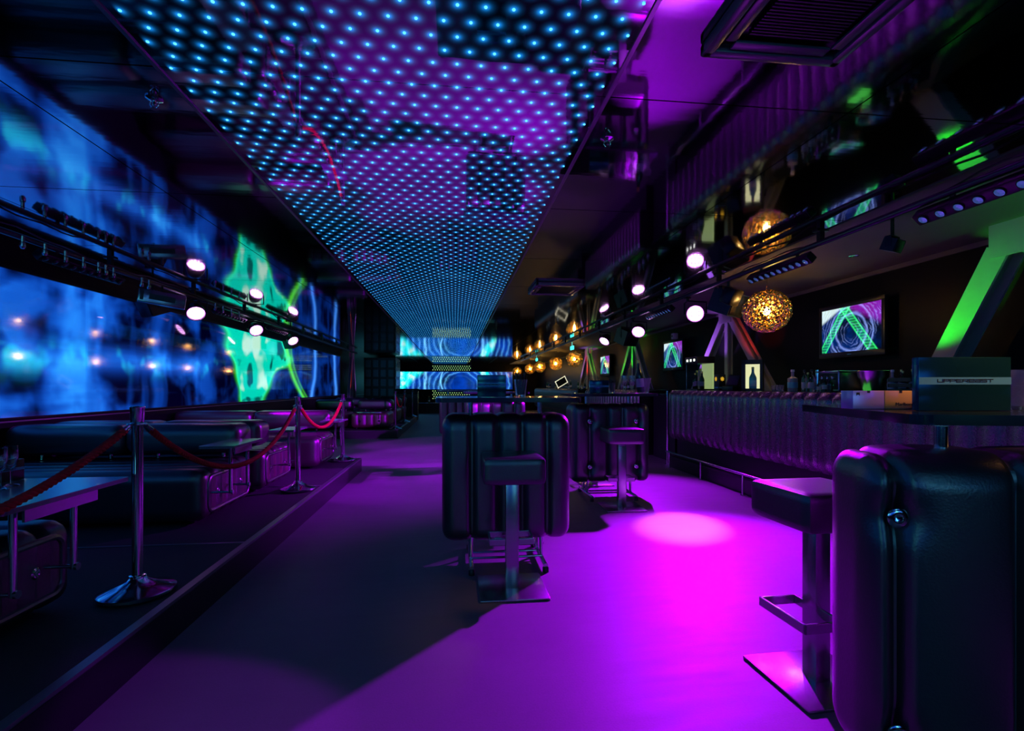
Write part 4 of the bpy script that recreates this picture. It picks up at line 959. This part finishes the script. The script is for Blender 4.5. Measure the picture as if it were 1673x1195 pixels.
def rope(p0, p1, sag, label, r=0.017, ends=True):
    p0, p1 = Vector(p0), Vector(p1); N = 60
    t = thing('barrier_rope', label, 'rope', p0, 0, 'red barrier ropes'); pts = []
    for i in range(N + 1):
        s = i / N; p = p0.lerp(p1, s) - p0; p.z -= sag * 4 * s * (1 - s); pts.append(p)
    # arc-length resample
    Ls = [0]
    for a, c in zip(pts[:-1], pts[1:]): Ls.append(Ls[-1] + (c - a).length)
    def at(l):
        for i in range(N):
            if Ls[i + 1] >= l: q = (l - Ls[i]) / (Ls[i + 1] - Ls[i]); return pts[i].lerp(pts[i + 1], q)
        return pts[-1]
    L = Ls[-1]; sv = Vector((1, 0, 0)); mb = MB(); n = int((L - 0.12) / 0.008)
    for ph in (0, 2 * PI / 3, 4 * PI / 3):
        st_ = []
        for i in range(n + 1):
            l = 0.06 + (L - 0.12) * i / n; p = at(l); tg = (at(min(L, l + .01)) - at(max(0, l - .01))).normalized()
            a = tg.cross(sv).normalized(); b_ = tg.cross(a); an = ph + l / 0.075 * 2 * PI / 1.0
            st_.append(p + (a * math.cos(an) + b_ * math.sin(an)) * r * 0.55)
        mb.tube(st_, r * 0.62, 6)
    part('braid', mb, ROPE, t)
    for s0, s1 in ((0.0, 0.07), (L, L - 0.07)):
        a, c = at(s0), at(s1); part('hook', MB().cyl(a, a.lerp(c, .35), 0.006, 8).cyl(a.lerp(c, .3), c, 0.013, 10, 0.018), CHROME, t)
S1 = (-1.62, 2.78); S2 = (-1.61, 5.40); S3 = (-1.60, 7.45)
stanchion(*S1, PZ, 'nearest chrome rope post with round base on the near platform')
stanchion(*S2, PZ, 'second chrome rope post in the middle of the near platform')
stanchion(*S3, PZ, 'third chrome rope post at the far corner of the near platform')
stanchion(-1.62, 0.20, PZ, 'chrome rope post beyond the left edge of the frame')
hz = PZ + 0.868
def rp(a, c, sag, lb): rope((a[0], a[1] + 0.05, hz), (c[0], c[1] - 0.05, hz), sag, lb)
rp((-1.62, 0.20), S1, 0.30, 'red braided rope from the nearest post out of the left edge')
rp(S1, S2, 0.40, 'red braided rope sagging between the nearest and second posts')
rp(S2, S3, 0.30, 'red braided rope sagging between the second and third posts')
F1, F2, F3 = (-1.48, 12.85), (-1.50, 15.4), (-1.50, 18.2)
stanchion(*F1, PZ, 'chrome rope post at the front corner of the far platform'); stanchion(*F2, PZ, 'chrome rope post midway along the far platform'); stanchion(*F3, PZ, 'farthest chrome rope post on the far platform')
rp(F1, F2, 0.35, 'small red rope on the far platform'); 

# ================================================================== SOFAS
def sofa(y0, L_y, back, xe, label, x0=-3.84):
    """seat block from the wall to x=xe, back cushion at the +y side (back=1) or -y side (-1)"""
    t = thing('sofa', label, 'sofa', ((x0 + xe) / 2, y0 + L_y / 2, PZ), 0, 'black leather sofas on the near platform'); sx = xe - x0
    fy = [-.28, -.10, .09, .27]
    link('seat_cushion', padded(sx, L_y, 0.38, 0.075, 1, fy, 0.02, 0.02, 40, 48, 16).mesh('seat_cushion', SLEATHER), t, (0, 0, 0.03))
    yb = back * (L_y / 2 - 0.14)
    for k in (0, 1):
        w_ = sx / 2 - 0.02
        bc = link('back_cushion', padded(w_, 0.34, 0.24, 0.075, 1, [], 0, .02, 24, 14, 10, puff=0.012).mesh('back_cushion', SLEATHER), t, (-sx / 4 + k * sx / 2, yb + back * 0.04, 0.475))
        part('back_post', MB().cyl((-w_ * .3, 0, -0.09), (-w_ * .3, 0, 0.01), 0.016, 8).cyl((w_ * .3, 0, -0.09), (w_ * .3, 0, 0.01), 0.016, 8), CHROME, bc)
    ex = sx / 2
    ep = link('end_panel', slab(L_y - 0.20, 0.24, 0.05, 0, 0.012).mesh('end_panel', LEATHER_R), t, (ex - 0.004, 0, 0.22), (PI / 2, 0, PI / 2), 'oxblood leather end panel with piped edge')
    o = round_rect(L_y - 0.17, 0.27, 0.06, 5)
    part('piping', MB().loop([(x_, y_, 0) for x_, y_ in o], 0.016, 8), LEATHER, ep, (0, 0, 0.012))
    for k in (-.22, .22): link('rosette', ros2, ep, (k, -0.0, 0.012))
    ft = MB().lathe([(0.025, 0), (0.025, 0.045)], 10).mesh('foot', BLACK)
    for a in (-ex + .1, ex - .12):
        for c in (-L_y / 2 + .12, L_y / 2 - .12): link('foot', ft, t, (a, c, 0))
    return t
ros2 = MB().lathe([(0.026, 0), (0.026, 0.005), (0.018, 0.009), (0.009, 0.007), (0.008, 0.002)], 18).mesh('rosette', CHROME)
sofa(1.80, 0.92, -1, -1.88, 'nearest black leather sofa cut by the left edge of the picture')
sofa(4.07, 0.93, 1, -1.92, 'long black leather sofa just behind the nearest rope post')
sofa(5.27, 0.90, -1, -1.92, 'black leather sofa back to back with the one behind the nearest rope post')
sofa(6.72, 0.88, 1, -1.76, 'last black leather sofa at the far end of the near platform')
def side_table(x, y, z, label, L=0.56, w_=0.26, rz=0, legs=True, xe=None, lx=0.05):
    t = thing('side_table', label, 'table', (x, y, z), rz, 'narrow side tables at the sofa ends')
    part('table_top', slab(w_, L, 0.015, 0.59, 0.61), WHITE_TOP, t)
    part('apron', MB().box(w_ / 2 - .055, w_ / 2 - .045, -L * .28, L * .28, 0.53, 0.59), STEEL, t, smooth=False)
    for s in (-.16, .16):
        l_ = part('leg', MB().cyl((lx, s, 0.225), (lx, s, 0.585), 0.014, 12), CHROME, t)
        part('peg', MB().cyl((lx, s, 0.235), (-0.085 if xe is None else xe - x, s, 0.235), 0.009, 10).lathe([(0.017, 0), (0.017, 0.012)], 12, Matrix.Translation((lx + .008, s, 0.235)) @ Matrix.Rotation(PI / 2, 4, 'Y')), CHROME, l_)
    return t
side_table(-1.87, 2.36, PZ, 'pale side table with glasses at the nearest sofa, lower left', 0.72, 0.50, 0, xe=-1.862, lx=0.13)
side_table(-1.80, 4.33, PZ, 'pale side table at the end of the sofa behind the nearest rope post', 0.58, xe=-1.905)
side_table(-1.80, 5.72, PZ, 'pale side table between the nearest and second rope sag', 0.5, xe=-1.905)
side_table(-1.64, 7.12, PZ, 'pale side table at the last sofa of the near platform', 0.5, xe=-1.745)
for (x_, y_, lb) in ((-2.00, 2.52, 'right one of the two champagne flutes on the lower left side table'), (-1.98, 2.44, 'left one of the two champagne flutes on the lower left side table')): flute(x_, y_, PZ + 0.611, lb, 'flutes on the lower left side table', 0.18)
menu((-2.10, 2.60, PZ + 0.611), math.radians(80), 0.20, 0.10, 0.02, 'dark menu stand lit purple on the lower left side table', film=BLACK)
# far platform seats (face the camera)
def far_sofa(x0, x1, y0, y1, label):
    L = y1 - y0; W_ = x1 - x0
    t = thing('sofa', label, 'sofa', ((x0 + x1) / 2, (y0 + y1) / 2, PZ), 0, 'black leather sofas on the far platform')
    link('seat_cushion', padded(W_, L, 0.38, 0.08, 0, [-.28, -.1, .09, .27] if W_ < 1.2 else [], 0.015, 0.02, 30, 30, 12).mesh('seat_cushion', LEATHER_R), t, (0, 0, 0.03))
    part('back_cushion', padded(W_, 0.34, 0.24, 0.075, 1, [], 0, .02, 16, 10, 8), LEATHER, t, (0, L / 2 - 0.14, 0.475))
    part('back_post', MB().cyl((-W_ * .3, L / 2 - .14, 0.38), (-W_ * .3, L / 2 - .14, 0.49), 0.016, 8).cyl((W_ * .3, L / 2 - .14, 0.38), (W_ * .3, L / 2 - .14, 0.49), 0.016, 8), CHROME, t)
    ft = MB().lathe([(0.025, 0), (0.025, 0.045)], 10).mesh('foot', BLACK)
    for a in (-W_ / 2 + .12, W_ / 2 - .12):
        for c in (-L / 2 + .12, L / 2 - .12): link('foot', ft, t, (a, c, 0))
    hb = MB().cyl((-.24, -L / 2 - 0.03, 0.25), (-.24, -L / 2 - 0.03, 0.43), 0.013, 8).cyl((.24, -L / 2 - 0.03, 0.25), (.24, -L / 2 - 0.03, 0.43), 0.013, 8).cyl((-.24, -L / 2 - .03, .2), (-.24, -L / 2 + .02, .2), 0.03, 10).cyl((.24, -L / 2 - .03, .2), (.24, -L / 2 + .02, .2), 0.03, 10)
    part('handle_bar', hb.bbox(-0.3, 0.3, -L / 2 - .06, -L / 2 + 0.0, 0.40, 0.43, .005), CHROME, t)
far_sofa(-2.60, -1.68, 13.0, 14.2, 'far platform sofa nearest the aisle with chrome handles'); far_sofa(-3.7, -2.75, 13.0, 14.2, 'far platform sofa on the wall side, left of the aisle one')
far_sofa(-2.6, -1.7, 15.2, 16.4, 'second row far platform sofa by the aisle'); far_sofa(-3.7, -2.75, 15.2, 16.4, 'second row far platform sofa by the wall')
far_sofa(-2.6, -1.7, 17.0, 18.1, 'last row far platform sofa')

# ---- tall black equipment tower and desk at the far left
t = thing('equipment_tower', 'tall black stack of equipment frames at the far left beyond the platforms', 'equipment rack', (-2.75, 20.6, 0))
part('cabinet', MB().box(-0.75, 0.45, -0.6, 1.0, 0, 2.4), BLACK, t, smooth=False)
fm = MB()
for i in range(4):
    for j in range(6):
        x_, z_ = -0.72 + i * 0.29, 0.15 + j * 0.37
        fm.loop([(x_, 0, z_), (x_ + .26, 0, z_), (x_ + .26, 0, z_ + .34), (x_, 0, z_ + .34)], 0.011, 6)
fm_me = MB().loop([(0, 0, 0), (.25, 0, 0), (.25, 0, .33), (0, 0, .33)], 0.012, 6).box(.03, .22, -.008, .008, .03, .30).mesh('front_frame', RAILM)
for i in range(4):
    for j in range(6): link('front_frame', fm_me, t, (-0.72 + i * 0.29, -0.62, 0.15 + j * 0.37))
fm2 = MB().loop([(0, 0, 0), (0, .25, 0), (0, .25, .33), (0, 0, .33)], 0.012, 6).box(-.008, .008, .03, .22, .03, .30).mesh('side_frame', STEEL)
for i in range(5):
    for j in range(6): link('side_frame', fm2, t, (0.47, -0.55 + i * 0.3, 0.15 + j * 0.37))
t = thing('mixing_desk', 'slanted glossy mixing desk beside the equipment tower at the far left', 'mixing desk', (-1.75, 19.6, 0))
part('cabinet', MB().box(-.5, .35, -.3, .3, 0, 1.0), BLACK, t, smooth=False)
part('control_surface', MB().box(-.52, .36, -.33, .33, 0, .03, mtx=Matrix.Translation((0, 0, 1.08)) @ Matrix.Rotation(0.25, 4, 'X')), TOPM, t, smooth=False)
part('riser', MB().box(-.5, .35, 0.05, .3, 1.0, 1.1), BLACK, t, smooth=False)
# end counter under the screen
t = thing('end_counter', 'low dark counter under the end wall screen', 'counter', (0.2, 24.5, 0))
part('body', MB().box(-2.2, 3.0, 0, 0.6, 0, 0.45), BLACK, t, smooth=False); part('top', MB().bbox(-2.25, 3.05, -.05, .65, .45, .49, .006), TOPM, t)
for k in range(8): bottle(-1.8 + k * 0.55, 24.8, 0.49, 0.28 + .04 * (k % 3), 0.05, (DGLASS, GGLASS)[k % 2], ORD[k] + ' bottle from the left on the low counter before the end screen', 'wine', LABELM, 'bottles on the end counter')
